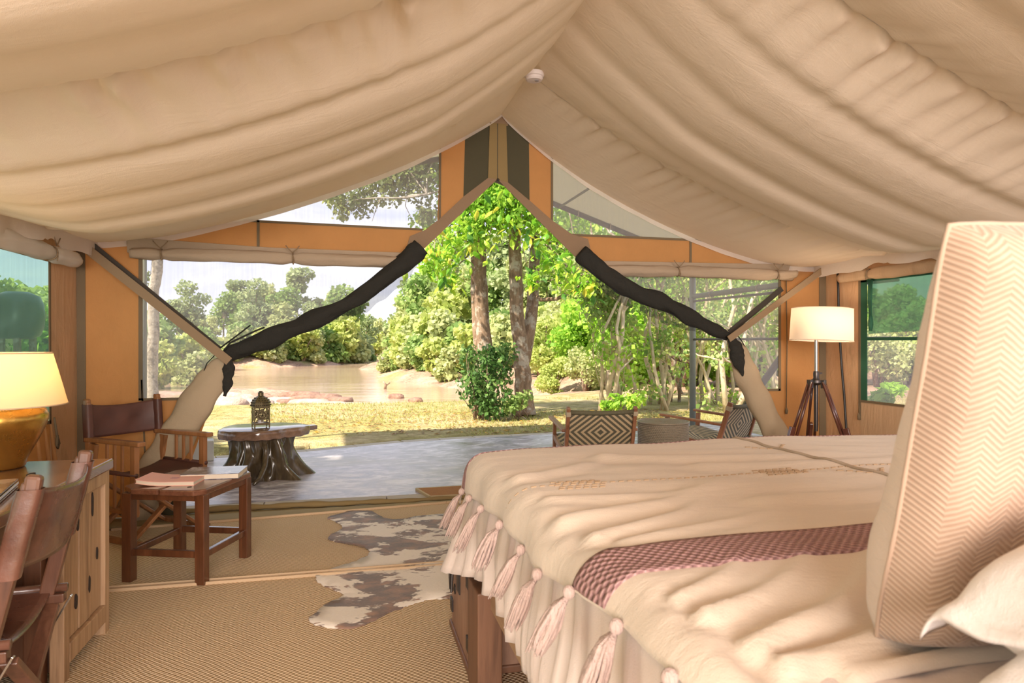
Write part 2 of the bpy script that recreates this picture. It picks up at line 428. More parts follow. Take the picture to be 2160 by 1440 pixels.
def cotton(name, col, scale, wr, var=0.04, sheen=0.2, fine=350):
    m, g = newmat(name); vec = g.coord()
    nz = g.noise(vec, 3, 4, 0.6); w = g.noise(g.coord('Object', scale), 4, 4, 0.6, 0.5); f = g.noise(vec, fine, 2)
    c = g.mix(nz, tuple(x*(1-var) for x in col), tuple(min(1, x*(1+var)) for x in col))
    p = g.n('ShaderNodeBsdfPrincipled', None, Base_Color=c, Roughness=0.9); p.inputs['Sheen Weight'].default_value = sheen
    p.inputs['Specular IOR Level'].default_value = 0.15
    g.set(p, 'Normal', g.bump(g.math('ADD', g.math('MULTIPLY', w, wr), g.math('MULTIPLY', f, 0.05)), 0.8, 0.02)); g.out(p); return m
M['throw'] = cotton('cream_woven_throw', (0.645, 0.535, 0.43), (1.2, 3.5, 2), 0.30)
M['sheet'] = cotton('pale_bed_linen', (0.67, 0.56, 0.50), (2, 2, 0.6), 0.35)
M['mattress'] = cotton('mattress_ticking', (0.6, 0.5, 0.42), (2, 2, 2), 0.1)
M['pillow'] = cotton('white_pillow_cotton', (0.74, 0.67, 0.63), (2, 2, 2), 0.4, fine=500)
M['tassel'] = cotton('pink_cotton_tassel', (0.53, 0.385, 0.335), (30, 30, 2), 0.6)
M['stitch'] = plain('tan_embroidery_thread', (0.42, 0.29, 0.18), 0.9)
M['seam'] = plain('grey_gold_braid', (0.46, 0.36, 0.28), 0.9, bump=0.5, bscale=300)
def knitband():
    m, g = newmat('mauve_knit_band'); tc = g.n('ShaderNodeTexCoord'); sp = g.n('ShaderNodeSeparateXYZ', None, Vector=tc.outputs['Object'])
    k = 2*PI/0.021
    a = g.math('SINE', g.math('MULTIPLY', sp.outputs[0], k)); b = g.math('SINE', g.math('MULTIPLY', sp.outputs[1], k))
    h = g.math('ADD', g.math('MULTIPLY', g.math('MULTIPLY', a, b), 0.5), g.math('MULTIPLY', g.noise(tc.outputs['Object'], 150, 2), 0.6))
    c = g.ramp(h, [(0.05, (0.25, 0.13, 0.125)), (0.6, (0.47, 0.28, 0.265))])
    p = g.n('ShaderNodeBsdfPrincipled', None, Base_Color=c, Roughness=0.95); g.set(p, 'Normal', g.bump(h, 0.9, 0.008)); g.out(p); return m
M['knit'] = knitband()
def herring():
    m, g = newmat('herringbone_cloth'); tc = g.n('ShaderNodeTexCoord'); sp = g.n('ShaderNodeSeparateXYZ', None, Vector=tc.outputs['UV'])
    u = sp.outputs[0]; v = sp.outputs[1]
    zig = g.math('PINGPONG', g.math('MULTIPLY', u, 27.0), 1.0)
    st = g.math('SINE', g.math('MULTIPLY', g.math('ADD', g.math('MULTIPLY', v, 1.0), g.math('MULTIPLY', zig, 0.030)), 2*PI*74))
    nz = g.noise(tc.outputs['UV'], 60, 3)
    f = g.math('ADD', g.math('MULTIPLY', st, 0.5), g.math('MULTIPLY', nz, 0.9))
    c = g.ramp(f, [(0.1, (0.345, 0.225, 0.155)), (0.8, (0.45, 0.32, 0.235))])
    p = g.n('ShaderNodeBsdfPrincipled', None, Base_Color=c, Roughness=0.95); p.inputs['Sheen Weight'].default_value = 0.2
    g.set(p, 'Normal', g.bump(f, 0.3, 0.004)); g.out(p); return m
M['herring'] = herring()
M['cushion_edge'] = cotton('ribbed_cream_cushion_edge', (0.66, 0.54, 0.46), (2, 6, 2), 0.6)

def cement():
    m, g = newmat('polished_swirled_cement'); vec = g.coord('Object', (1.0, 1.9, 1))
    n1 = g.noise(vec, 2.1, 7, 0.66, 1.6); n2 = g.noise(g.coord('Object', (1, 3, 1)), 6, 5, 0.65, 1.5); big = g.noise(vec, 0.6, 3)
    f = g.math('ADD', g.math('MULTIPLY', n1, 0.65), g.math('MULTIPLY', n2, 0.35))
    c = g.ramp(f, [(0.39, (0.22, 0.195, 0.235)), (0.5, (0.45, 0.41, 0.465)), (0.60, (0.80, 0.755, 0.82))])
    c = g.mix(g.ramp(big, [(0.52, 0.0), (0.66, 0.45)]), c, (0.30, 0.25, 0.13))
    p = g.n('ShaderNodeBsdfPrincipled', None, Base_Color=c, Roughness=g.ramp(f, [(0.35, 0.26), (0.65, 0.46)]))
    g.set(p, 'Normal', g.bump(n1, 0.05, 0.01)); g.out(p); return m
M['cement'] = cement()
M['paver'] = plain('pale_cement_paver', (0.46, 0.40, 0.33), 0.8, var=0.15, bump=0.2, bscale=60)
M['whitewash'] = plain('whitewashed_cement', (0.55, 0.53, 0.50), 0.7, var=0.12, bump=0.2, bscale=40)
M['coir'] = plain('orange_coir', (0.36, 0.16, 0.05), 1.0, bump=0.9, bscale=220, var=0.35, vscale=90)
M['coir_edge'] = plain('mat_edge', (0.50, 0.38, 0.22), 0.9)

def terrainmat():
    m, g = newmat('lawn_and_earth'); ge = g.n('ShaderNodeNewGeometry')
    sp = g.n('ShaderNodeSeparateXYZ', None, Vector=ge.outputs['Position'])
    P = ge.outputs['Position']
    n1 = g.noise(P, 0.5, 6, 0.65); n2 = g.noise(P, 6, 5, 0.7); n3 = g.noise(P, 0.16, 4, 0.6); nf = g.noise(P, 30, 3, 0.7)
    gr = g.ramp(g.math('ADD', g.math('MULTIPLY', n2, 0.55), g.math('MULTIPLY', nf, 0.45)),
                [(0.35, (0.17, 0.135, 0.05)), (0.5, (0.34, 0.29, 0.115)), (0.62, (0.46, 0.41, 0.18))])
    sand = g.ramp(n2, [(0.35, (0.44, 0.33, 0.20)), (0.65, (0.62, 0.49, 0.32))])
    lawn = g.mix(g.ramp(n1, [(0.44, 0.0), (0.62, 0.85)]), gr, sand)
    earth = g.ramp(g.math('ADD', g.math('MULTIPLY', n1, 0.5), g.math('MULTIPLY', n2, 0.5)), [(0.35, (0.16, 0.085, 0.06)), (0.5, (0.42, 0.27, 0.20)), (0.66, (0.60, 0.43, 0.34))])
    ea = g.mix(g.ramp(n3, [(0.56, 0.0), (0.66, 0.7)]), earth, (0.24, 0.27, 0.08))
    hi = g.ramp(g.math('ADD', sp.outputs[2], g.math('MULTIPLY', g.math('SUBTRACT', n1, 0.5), 1.2)), [(0.3, 0.0), (0.9, 1.0)])
    ea2 = g.mix(hi, ea, (0.24, 0.27, 0.08))
    d2 = g.n('ShaderNodeVectorMath', {'operation': 'LENGTH'}, _0=P).outputs['Value']
    low = g.ramp(g.math('MULTIPLY', sp.outputs[2], -1.0), [(0.12, 0.0), (0.3, 1.0)])
    far = g.ramp(g.math('DIVIDE', d2, 60.0), [(0.27, 0.0), (0.33, 1.0)])
    f = g.math('MAXIMUM', low, far)
    c = g.mix(f, lawn, ea2)
    p = g.n('ShaderNodeBsdfPrincipled', None, Base_Color=c, Roughness=1.0); p.inputs['Specular IOR Level'].default_value = 0.1
    g.set(p, 'Normal', g.bump(g.math('ADD', n2, g.math('MULTIPLY', nf, 0.4)), 0.7, 0.12)); g.out(p); return m
M['terrain'] = terrainmat()
def water():
    m, g = newmat('brown_river_water'); ge = g.n('ShaderNodeNewGeometry')
    mp = g.n('ShaderNodeMapping', None, Vector=ge.outputs['Position'], Scale=(0.5, 1.2, 1)); n1 = g.noise(mp.outputs[0], 0.9, 6, 0.65, 0.6)
    n2 = g.noise(mp.outputs[0], 0.09, 3)
    c = g.ramp(n2, [(0.4, (0.42, 0.285, 0.20)), (0.65, (0.53, 0.385, 0.28))])
    p = g.n('ShaderNodeBsdfPrincipled', None, Base_Color=c, Roughness=0.08); p.inputs['Specular IOR Level'].default_value = 0.5
    g.set(p, 'Normal', g.bump(n1, 0.38, 0.10)); g.out(p); return m
M['water'] = water()
def rockm(name, a, b):
    m, g = newmat(name); vec = g.coord(); n = g.noise(vec, 2.4, 6, 0.7)
    p = g.n('ShaderNodeBsdfPrincipled', None, Base_Color=g.ramp(n, [(0.3, a), (0.65, b)]), Roughness=0.9)
    g.set(p, 'Normal', g.bump(n, 0.8, 0.15)); g.out(p); return m
M['rock'] = rockm('red_brown_rock', (0.12, 0.06, 0.045), (0.36, 0.21, 0.15))
M['palerock'] = rockm('pale_shore_rock', (0.30, 0.20, 0.15), (0.56, 0.42, 0.34))
def bark(name, a, b, patch, zs=0.25):
    m, g = newmat(name); vec = g.coord('Object', (1, 1, zs)); n = g.noise(vec, 14, 6, 0.7, 0.5); pn = g.noise(g.coord(), 5, 5, 0.7)
    c = g.mix(g.ramp(pn, [(0.5, 0.0), (0.6, 0.85)]), g.ramp(n, [(0.32, a), (0.66, b)]), patch)
    p = g.n('ShaderNodeBsdfPrincipled', None, Base_Color=c, Roughness=0.95); g.set(p, 'Normal', g.bump(n, 0.9, 0.03)); g.out(p); return m
M['bark'] = bark('rough_brown_bark', (0.12, 0.075, 0.05), (0.36, 0.24, 0.165), (0.48, 0.42, 0.36))
M['palebark'] = bark('pale_mottled_bark', (0.30, 0.24, 0.18), (0.60, 0.53, 0.45), (0.16, 0.13, 0.10), 1.0)
M['vinebark'] = bark('cream_stem_bark', (0.46, 0.35, 0.22), (0.78, 0.66, 0.48), (0.56, 0.46, 0.30))
M['lf_bright'] = leafmat('bright_green_leaf', (0.20, 0.40, 0.04), (0.42, 0.66, 0.09), (0.68, 0.78, 0.16), 0.55)
M['lf_dark'] = leafmat('dark_green_leaf', (0.05, 0.12, 0.03), (0.12, 0.24, 0.06), (0.27, 0.38, 0.12), 0.4)
M['lf_yel'] = leafmat('yellow_green_leaf', (0.34, 0.43, 0.10), (0.54, 0.60, 0.19), (0.72, 0.72, 0.32), 0.5)
M['lf_mid'] = leafmat('mid_green_leaf', (0.18, 0.30, 0.08), (0.33, 0.46, 0.14), (0.52, 0.58, 0.24), 0.5)
M['lf_far'] = leafmat('hazy_far_leaf', (0.26, 0.33, 0.15), (0.42, 0.50, 0.24), (0.56, 0.60, 0.34), 0.45)  # distance haze is put into this pale leaf colour
M['lf_fary'] = leafmat('hazy_far_pale_leaf', (0.36, 0.42, 0.18), (0.54, 0.58, 0.26), (0.68, 0.68, 0.38), 0.45)  # lighter leaf, haze painted into the colour as well
M['lf_olive'] = leafmat('overhead_olive_leaf', (0.10, 0.14, 0.05), (0.22, 0.28, 0.09), (0.48, 0.52, 0.16), 0.5)
M['grass'] = leafmat('grass_blade', (0.22, 0.25, 0.05), (0.42, 0.42, 0.12), (0.62, 0.56, 0.24), 0.5)
M['fallen'] = leafmat('fallen_leaf', (0.24, 0.12, 0.05), (0.45, 0.26, 0.10), (0.75, 0.48, 0.08), 0.2)

def diamond():
    m, g = newmat('diamond_woven_cord'); tc = g.n('ShaderNodeTexCoord'); sp = g.n('ShaderNodeSeparateXYZ', None, Vector=tc.outputs['UV'])
    u = g.math('ABSOLUTE', g.math('SUBTRACT', sp.outputs[0], 0.5)); v = g.math('ABSOLUTE', g.math('SUBTRACT', sp.outputs[1], 0.5))
    d = g.math('ADD', g.math('MULTIPLY', u, 9.6), g.math('MULTIPLY', v, 6.4))
    s_ = g.math('PINGPONG', g.math('ADD', d, 0.25), 0.5)
    nz = g.noise(tc.outputs['UV'], 120, 2)
    k = g.math('SINE', g.math('MULTIPLY', sp.outputs[1], 330.0))
    f = g.ramp(g.math('ADD', s_, g.math('MULTIPLY', g.math('SUBTRACT', nz, 0.5), 0.18)), [(0.20, 0.0), (0.27, 1.0)])
    c = g.mix(f, (0.58, 0.44, 0.26), (0.11, 0.095, 0.06))
    p = g.n('ShaderNodeBsdfPrincipled', None, Base_Color=c, Roughness=0.7)
    g.set(p, 'Normal', g.bump(g.math('ADD', k, nz), 0.4, 0.004)); g.out(p); return m
M['diamond'] = diamond()
M['cord'] = plain('olive_cord_wrap', (0.13, 0.115, 0.065), 0.75, bump=0.6, bscale=180, var=0.3, vscale=60)
M['hide'] = plain('rawhide_binding', (0.45, 0.36, 0.25), 0.8)
M['loungewood'] = wood('reddish_lounge_wood', (0.16, 0.06, 0.03), (0.33, 0.145, 0.075), 'z', 10, 0.4, 0.1, 0.15, (0.42, 0.21, 0.12))
M['rattan'] = plain('grey_brown_rattan', (0.27, 0.22, 0.155), 0.42, var=0.4, vscale=50)
M['slabtop'] = wood('polished_slab_wood', (0.06, 0.03, 0.018), (0.22, 0.13, 0.085), 'x', 5, 0.18, 0.5, 0.1, (0.36, 0.23, 0.15), coat=0.6)
M['root'] = wood('dark_polished_root', (0.025, 0.018, 0.010), (0.075, 0.052, 0.026), 'z', 9, 0.24, 0.2, 0.35, (0.14, 0.10, 0.05), coat=0.5)
M['lantern'] = plain('aged_brass_tin', (0.15, 0.115, 0.06), 0.38, 0.75, var=0.5, vscale=30)
M['pages'] = plain('book_pages', (0.66, 0.56, 0.44), 0.9, bump=0.3, bscale=300)
M['pinkcover'] = plain('salmon_pink_cover', (0.80, 0.40, 0.31), 0.45, var=0.05)
M['emblem'] = plain('mauve_print', (0.42, 0.22, 0.25), 0.6)
def photocover():
    m, g = newmat('photo_book_cover'); vec = g.coord(); n = g.noise(vec, 9, 4, 0.6, 1.0)
    c = g.ramp(n, [(0.35, (0.03, 0.035, 0.06)), (0.52, (0.16, 0.14, 0.17)), (0.7, (0.55, 0.52, 0.60))])
    p = g.n('ShaderNodeBsdfPrincipled', None, Base_Color=c, Roughness=0.15); g.out(p); return m
M['photocover'] = photocover()

# ================================================================== THE TENT
rnd = random.Random(7)
floor = struct('floor', (1.2, 1.5, 0))
MB().box((1.2, 1.55, -0.06), (6.6, 8.1, 0.11)).build('ground_slab', M['groundsheet'], floor, world=True)

# ---- ceiling: cotton liner slung between ridge and eaves, lifted at cross seams
SEAMS = [-1.85, 0.3, 2.45, 4.6]
YF = 5.5
rs = np.random.RandomState(3)
WAVES = [(rs.uniform(0.7, 1.4), rs.uniform(0, 6.28), rs.uniform(40, 95)) for _ in range(9)]
def liner_z(side, a, y):
    # a: 0 at the ridge, 1 at the eave
    line = 3.16-1.17*a
    sf, ss = (0.185, 0.275) if side < 0 else (0.285, 0.205)
    if y > 4.6: t = (y-4.6)/0.9; sag = ss+(sf-ss)*t
    else: sag = ss
    k = 4*a*(1-a); k = k**0.8
    z = line-sag*k
    # belly between seams
    for y0, y1 in zip(SEAMS, SEAMS[1:]+[5.9]):
        if y0 <= y <= y1:
            t = (y-y0)/(y1-y0); L = y1-y0
            dep = 0.17 if L > 1.5 else 0.035
            z -= dep*(4*t*(1-t))**0.62*min(1, 0.25+a*3)*(1-smoothstep(0.78, 1.0, a))
            if L > 1.5:
                ph = (y-y0)/L*5.0
                ph += 0.12*math.sin(a*3+y0)
                w = 0.5-0.5*math.cos(2*PI*ph+0.7*math.sin(2*PI*ph)); w *= 0.75+0.35*math.sin(int(ph)*2.3+1)
                env = smoothstep(0.06, 0.22, t)*(1-smoothstep(0.88, 0.99, t))
                z -= 0.044*w*env*(0.4+0.6*math.sin(PI*min(1, a*1.05)))
            # gathered ruffles beside each seam
            d0, d1 = y-y0, y1-y
            s = a*3.4
            rf = 0
            for i, (am, ph0, fr) in enumerate(WAVES): rf += am*math.sin(s*fr*0.62+ph0+(d0 if d0 < d1 else -d1)*9)
            rf /= 9
            amp = 0.046*math.exp(-d0/0.17)*smoothstep(0, 0.03, d0)+(0.020*math.exp(-d1/0.12)*smoothstep(0, 0.03, d1) if y1 < 5.6 else 0)
            z += amp*rf*2.2*smoothstep(0, 0.1, a)
    return z
ceiling = struct('ceiling', (1.23, 2.5, 3.16))
def liner_side(side, wid):
    ys = []
    for y0, y1 in zip(SEAMS, SEAMS[1:]+[YF]):
        n = int((y1-y0)/0.024); ys += [y0+(y1-y0)*i/n for i in range(n)]
    ys.append(YF); nu = 150
    m = MB()
    m.v = [(1.23+side*wid*(i/nu), y, liner_z(side, i/nu, y)) for y in ys for i in range(nu+1)]
    m.uv = [(0, 0)]*len(m.v); w = nu+1
    m.f = [(j*w+i, j*w+i+1, (j+1)*w+i+1, (j+1)*w+i) for j in range(len(ys)-1) for i in range(nu)]
    return m.build('liner_panel', M['liner'], ceiling, smooth=True, world=True)
liner_side(-1, 3.14); liner_side(1, 3.11)
for side, wid in ((-1, 3.14), (1, 3.11)):
    def hem(u, v, side=side, wid=wid):
        a = u*0.985
        return (1.23+side*wid*a, YF-0.010-0.014*v+0.004*math.sin(u*60)*v, liner_z(side, a, YF)-0.045*v*(0.5+0.5*min(1, u*4)))
    MB().grid(hem, 120, 2).build('hem_strip', M['valance'], ceiling, smooth=True, world=True)
    def val(u, v, side=side, wid=wid):
        y = -1.8+7.29*u
        zt = liner_z(side, 0.953, y)+0.004
        return (1.23+side*(wid-0.15+0.01*v)+side*0.02*math.sin(y*9+1.3*math.sin(y*3.1))*v, y, zt-(0.095+0.014*math.sin(y*5.2)+0.012*math.sin(y*13))*v)
    MB().grid(val, 300, 4).build('valance', M['valance'], ceiling, smooth=True, world=True)
    # sewn seam braid
    for ys in (2.45, 4.6):
        MB().tube([(1.23+side*wid*i/60, ys, liner_z(side, i/60, ys)+0.001) for i in range(61)], 0.004, 5).build('seam_cord', M['valance'], ceiling, smooth=True, world=True)

# ---- end wall with the big doorway (plane y = 5.5)
wall = struct('wall_front', (1.2, 5.5, 0))
def panel(pts, mat, y=5.5, th=0.006, name='canvas_panel', parent=wall):
    return MB().prism(pts, y-th/2, y+th/2, 'y').build(name, M[mat], parent, world=True)
panel([(-1.91, 0), (-1.475, 0), (-1.475, 2.06), (-1.91, 2.04)], 'orange')
panel([(-1.475, 0), (-1.27, 0), (-0.98, 0.855), (-1.475, 0.855)], 'orange')
panel([(-1.475, 1.93), (0.43, 1.93), (0.60, 2.06), (0.576, 2.185), (-0.66, 2.20), (-1.475, 2.12)], 'orange')
panel([(0.70, 2.24), (0.918, 2.46), (0.93, 3.06), (0.73, 2.98)], 'orange')
panel([(0.912, 2.45), (1.13, 2.61), (1.13, 3.13), (0.93, 3.06)], 'olive', 5.499)
panel([(1.265, 2.60), (1.47, 2.43), (1.463, 3.08), (1.265, 3.14)], 'olive', 5.499)
panel([(1.463, 2.43), (1.66, 2.28), (1.66, 2.99), (1.463, 3.08)], 'orange')
panel([(1.11, 3.06), (1.285, 3.06), (1.285, 3.14), (1.23, 3.17), (1.11, 3.13)], 'band', 5.496)
panel([(1.115, 2.603), (1.192, 2.612), (1.192, 3.075), (1.13, 3.075)], 'zip', 5.488, name='zip_flap')
panel([(1.197, 2.612), (1.283, 2.59), (1.268, 3.07), (1.197, 3.075)], 'zip', 5.488, name='zip_flap')
MB().bar((1.195, 5.484, 2.61), (1.195, 5.484, 3.07), 0.008, 0.004).build('zip_line', M['darkstrap'], wall, world=True)
MB().ball((1.197, 5.478, 2.607), 0.012, 6).build('zip_pull', M['iron'], wall, world=True)
panel([(1.192, 2.612), (1.115, 2.62), (0.915, 2.46), (0.72, 2.27), (0.60, 2.175), (0.48, 2.12), (0.42, 1.92), (0.60, 2.03)], 'band', 5.486, name='door_band')
panel([(1.197, 2.610), (1.285, 2.59), (1.475, 2.445), (1.66, 2.296), (1.836, 2.185), (1.98, 2.15), (2.05, 1.88), (1.86, 2.0), (1.52, 2.31)], 'band', 5.486, name='door_band')
panel([(1.836, 2.185), (3.9, 2.18), (4.33, 2.05), (4.33, 1.9), (2.1, 1.88), (1.83, 2.06)], 'orange')
panel([(3.83, 0), (4.33, 0), (4.33, 2.0), (3.83, 2.0)], 'orange', 5.501)
panel([(3.46, 0.84), (3.83, 0.84), (3.83, 0.0), (3.98, 0.0)][:3]+[(3.83, 0.30)], 'orange')
# lower dark skirt beside the doorway
panel([(-1.475, 0), (-1.24, 0), (-1.15, 0.36), (-1.20, 0.42), (-1.475, 0.12)], 'olive', 5.492, name='skirt_panel')
panel([(3.83, 0), (4.16, 0), (3.83, 0.46)], 'olive', 5.492, name='skirt_panel')
for pts in ([(-0.75, 2.185), (0.58, 2.17), (0.60, 2.185), (-0.75, 2.203)], [(1.84, 2.172), (3.5, 2.165), (3.5, 2.185), (1.82, 2.19)],
            [(-1.49, 0.845), (-0.98, 0.845), (-0.98, 0.865), (-1.49, 0.865)], [(-1.49, 0.85), (-1.463, 0.85), (-1.463, 2.0), (-1.49, 2.0)],
            [(-1.435, 0.0), (-1.425, 0.0), (-1.463, 1.0), (-1.475, 1.0)], [(-0.674, 1.95), (-0.654, 1.95), (-0.654, 2.2), (-0.674, 2.2)],
            [(2.93, 1.92), (2.95, 1.92), (2.95, 2.18), (2.93, 2.18)], [(3.82, 0.83), (3.845, 0.83), (3.845, 1.9), (3.82, 1.9)],
            [(3.44, 0.83), (3.84, 0.83), (3.84, 0.85), (3.44, 0.85)], [(0.71, 2.26), (0.728, 2.28), (0.732, 2.95), (0.714, 2.95)],
            [(1.655, 2.29), (1.673, 2.28), (1.673, 2.95), (1.655, 2.95)], [(-1.89, 0.0), (-1.83, 0.0), (-1.84, 2.0), (-1.895, 2.0)],
            [(4.25, 0.0), (4.32, 0.0), (4.32, 2.0), (4.25, 2.0)]):
    panel(pts, 'trim', 5.492, 0.006, 'trim_strip')
for i, pts in enumerate(([(-1.475, 0.86), (-1.0, 0.86), (-0.88, 1.16), (-0.34, 1.40), (0.09, 1.63), (0.43, 1.90), (0.36, 1.96), (-1.475, 1.96)],
                         [(-1.0, 2.19), (0.576, 2.17), (0.715, 2.256), (0.73, 2.98)],
                         [(2.04, 1.93), (2.06, 1.85), (2.33, 1.72), (2.69, 1.58), (3.0, 1.41), (3.24, 1.32), (3.48, 0.84), (3.83, 0.84), (3.83, 1.93)],
                         [(1.66, 2.29), (1.836, 2.18), (3.7, 2.18), (1.66, 2.99)])):
    w = MB().prism(pts, 5.503, 5.505, 'y').build('window_%d' % (i+1), M['screen']); w['kind'] = 'structure'

# cord pulls hanging beside the windows
def cord_pull(x, y, z0, z1, d=0.01):
    m = MB(); m.tube([(x, y, z0), (x+0.006, y-0.004, (z0+z1)/2), (x, y, z1+0.05)], 0.005, 6)
    m.tube([(x, y, z1+0.06), (x+0.003, y, z1+0.03), (x, y, z1)], [0.006, 0.014, 0.010], 7)
    return m
cord_pull(3.885, 5.47, 1.85, 0.62).build('zip_cord', M['trim'], wall, smooth=True, world=True)

# ---- side walls
wl = struct('wall_left', (-1.9, 1.8, 0))
def panelx(pts, mat, x, th=0.006, name='canvas_panel', parent=wl):
    return MB().prism(pts, x-th/2, x+th/2, 'x').build(name, M[mat], parent, world=True)
panelx([(5.05, 0), (5.5, 0), (5.5, 2.05), (5.05, 2.05)], 'tan', -1.90)
panelx([(-1.5, 0), (5.05, 0), (5.05, 0.76), (-1.5, 0.76)], 'orange', -1.90)
panelx([(-1.5, 1.80), (5.05, 1.80), (5.05, 2.05), (-1.5, 2.05)], 'tan', -1.90)
panelx([(5.03, 0.74), (5.055, 0.74), (5.045, 1.84), (5.02, 1.84)], 'trim', -1.893, name='trim_strip')
panelx([(2.2, 0.745), (5.05, 0.745), (5.05, 0.765), (2.2, 0.765)], 'trim', -1.893, name='trim_strip')
w = MB().prism([(-1.5, 0.76), (5.04, 0.76), (5.04, 1.80), (-1.5, 1.80)], -1.897, -1.895, 'x').build('window_5', M['greenlight']); w['kind'] = 'structure'
m = MB(); m.tube([(-1.88, 5.07, 0.78), (-1.875, 5.10, 0.66), (-1.87, 5.115, 0.60)], [0.007, 0.009, 0.012], 6)
m.tube([(-1.872, 5.10, 0.66), (-1.872, 5.085, 0.60), (-1.872, 5.105, 0.575), (-1.872, 5.12, 0.60)], 0.009, 6).build('zip_cord', M['trim'], wl, smooth=True, world=True)
for yy in (5.02, 5.11, 4.9):   # soft fold creases of the pocket below the window
    MB().tube([(-1.895, yy-0.06, 0.74), (-1.888, yy, 0.45), (-1.893, yy+0.07, 0.0)], [0.008, 0.018, 0.012], 6).build('fold', M['orange'], wl, smooth=True, world=True)

wr = struct('wall_right', (4.33, 1.8, 0))
panelx([(5.06, 0), (5.5, 0), (5.5, 2.05), (5.06, 2.05)], 'tan', 4.33, parent=wr)
panelx([(-1.5, 0.10), (5.06, 0.10), (5.06, 0.77), (-1.5, 0.77)], 'cream_canvas', 4.33, parent=wr)
panelx([(-1.5, 1.81), (5.06, 1.81), (5.06, 2.05), (-1.5, 2.05)], 'tan', 4.33, parent=wr)
panelx([(-1.5, 0.0), (5.48, 0.0), (5.48, 0.33), (4.6, 0.30), (-1.5, 0.30)], 'zip', 4.322, parent=wr, name='skirt_panel')
w = struct('window_6', (4.335, 4.0, 0.77))
MB().prism([(2.0, 0.77), (5.05, 0.77), (5.05, 1.81), (2.0, 1.81)], 4.334, 4.336, 'x').build('fly_screen', M['screen'], w, world=True)
panelx([(4.98, 0.77), (5.06, 0.77), (5.06, 1.81), (4.98, 1.81)], 'greenframe', 4.326, name='frame_strip', parent=w)
panelx([(2.0, 1.29), (4.98, 1.29), (4.98, 1.315), (2.0, 1.315)], 'greenframe', 4.326, name='frame_strip', parent=w)
panelx([(2.0, 1.79), (5.06, 1.79), (5.06, 1.82), (2.0, 1.82)], 'greenframe', 4.326, name='frame_strip', parent=w)
panelx([(2.0, 0.755), (5.07, 0.755), (5.07, 0.775), (2.0, 0.775)], 'trim', 4.324, name='trim_strip', parent=w)
panelx([(5.05, 0.60), (5.075, 0.60), (5.075, 1.83), (5.05, 1.83)], 'trim', 4.322, name='trim_strip', parent=w)
panelx([(2.0, 1.46), (4.985, 1.345), (4.985, 1.80), (2.0, 1.80)], 'greennet', 4.345, 0.002, name='shade_net', parent=w)
cord_pull(4.31, 5.06, 0.75, 0.60).build('zip_cord', M['trim'], w, smooth=True, world=True)
m = MB()
for k in range(4): m.tube([(4.30, 4.93-0.012*k, 1.80), (4.297, 4.93-0.010*k, 1.62), (4.30, 4.915-0.004*k, 1.50)], 0.007, 6)
m.tube([(4.30, 4.91, 1.50), (4.30, 4.91, 1.46), (4.30, 4.91, 1.42), (4.30, 4.91, 1.37)], [0.012, 0.018, 0.02, 0.012], 8)
m.build('tassel_cord', M['greenframe'], w, smooth=True, world=True)

# ---- rolled blinds (each a thing tied to the canvas)
def roll_mesh(p0, p1, r, ties, seed, n=70, droop=0.0, ragged=0.0):
    rr = random.Random(seed); a = Vector(p0); b = Vector(p1); L = (b-a).length; m = MB()
    ph = [rr.uniform(0, 6.28) for _ in range(6)]
    ax = (b-a).normalized(); side = ax.cross(Vector((0, 0, 1))).normalized(); up = Vector((0, 0, 1))
    def fn(u, v):
        t = 2*PI*u; s = v*L
        pinch = 1.0
        for tt in ties: pinch -= 0.30*math.exp(-((s-tt*L)/0.045)**2)
        rad = r*pinch*(1+0.07*math.sin(3*t+s*4+ph[0])+0.05*math.sin(5*t-s*7+ph[1])+0.04*math.sin(s*23+ph[2]+t))
        if ragged and v > 0.93: rad *= 1+ragged*math.sin(2*t+1)*(v-0.93)/0.07
        if ragged and v < 0.07: rad *= 1+ragged*math.sin(2*t+2)*(0.07-v)/0.07
        c = a+ax*s+up*(-droop*4*v*(1-v))
        return c+side*(rad*math.cos(t)*0.85)+up*(rad*math.sin(t))
    m.grid(fn, 20, n, closeu=True)
    o = len(m.v); w = 20
    m.f += [tuple(range(w-1, -1, -1)), tuple(n*w+k for k in range(w))]
    return m
def rolled_blind(p0, p1, r, ties, seed, label, loc, mat='blind', header=None, ragged=0.0, droop=0.0):
    t = thing('rolled_blind', label, 'blind', loc, group=None)
    roll_mesh(p0, p1, r, ties, seed, ragged=ragged, droop=droop).build('canvas_roll', M[mat], t, smooth=True, world=True)
    if header: MB().prism(header, 5.468, 5.482, 'y').build('header_flap', M['blind'], t, world=True, bevel=0.004)
    a, b = Vector(p0), Vector(p1)
    ax = (b-a).normalized(); side = ax.cross(Vector((0, 0, 1))).normalized()
    for tt in ties:
        c = a+(b-a)*tt-Vector((0, 0, droop*4*tt*(1-tt))); rr_ = r*0.80
        m = MB()
        ring = [c+side*(rr_*math.cos(k*PI/8))+Vector((0, 0, rr_*math.sin(k*PI/8))) for k in range(17)]
        m.tube(ring, 0.005, 5)
        s2 = -side if (c-side).length < (c+side).length else side
        f = c+s2*rr_*0.9
        m.tube([f+Vector((0, 0, rr_)), f+ax*0.03+Vector((0, 0, rr_+0.03)), f+ax*0.05+Vector((0, 0, rr_+0.055))], 0.004, 5)
        m.tube([f+Vector((0, 0, rr_)), f-ax*0.03+Vector((0, 0, rr_+0.03)), f-ax*0.05+Vector((0, 0, rr_+0.055))], 0.004, 5)
        m.tube([f+Vector((0, 0, rr_*0.6)), f+ax*0.012-Vector((0, 0, 0.02)), f+ax*0.004-Vector((0, 0, 0.05))], 0.004, 5)
        m.build('tie_cord', M['strap'], t, smooth=True, world=True)
    return t
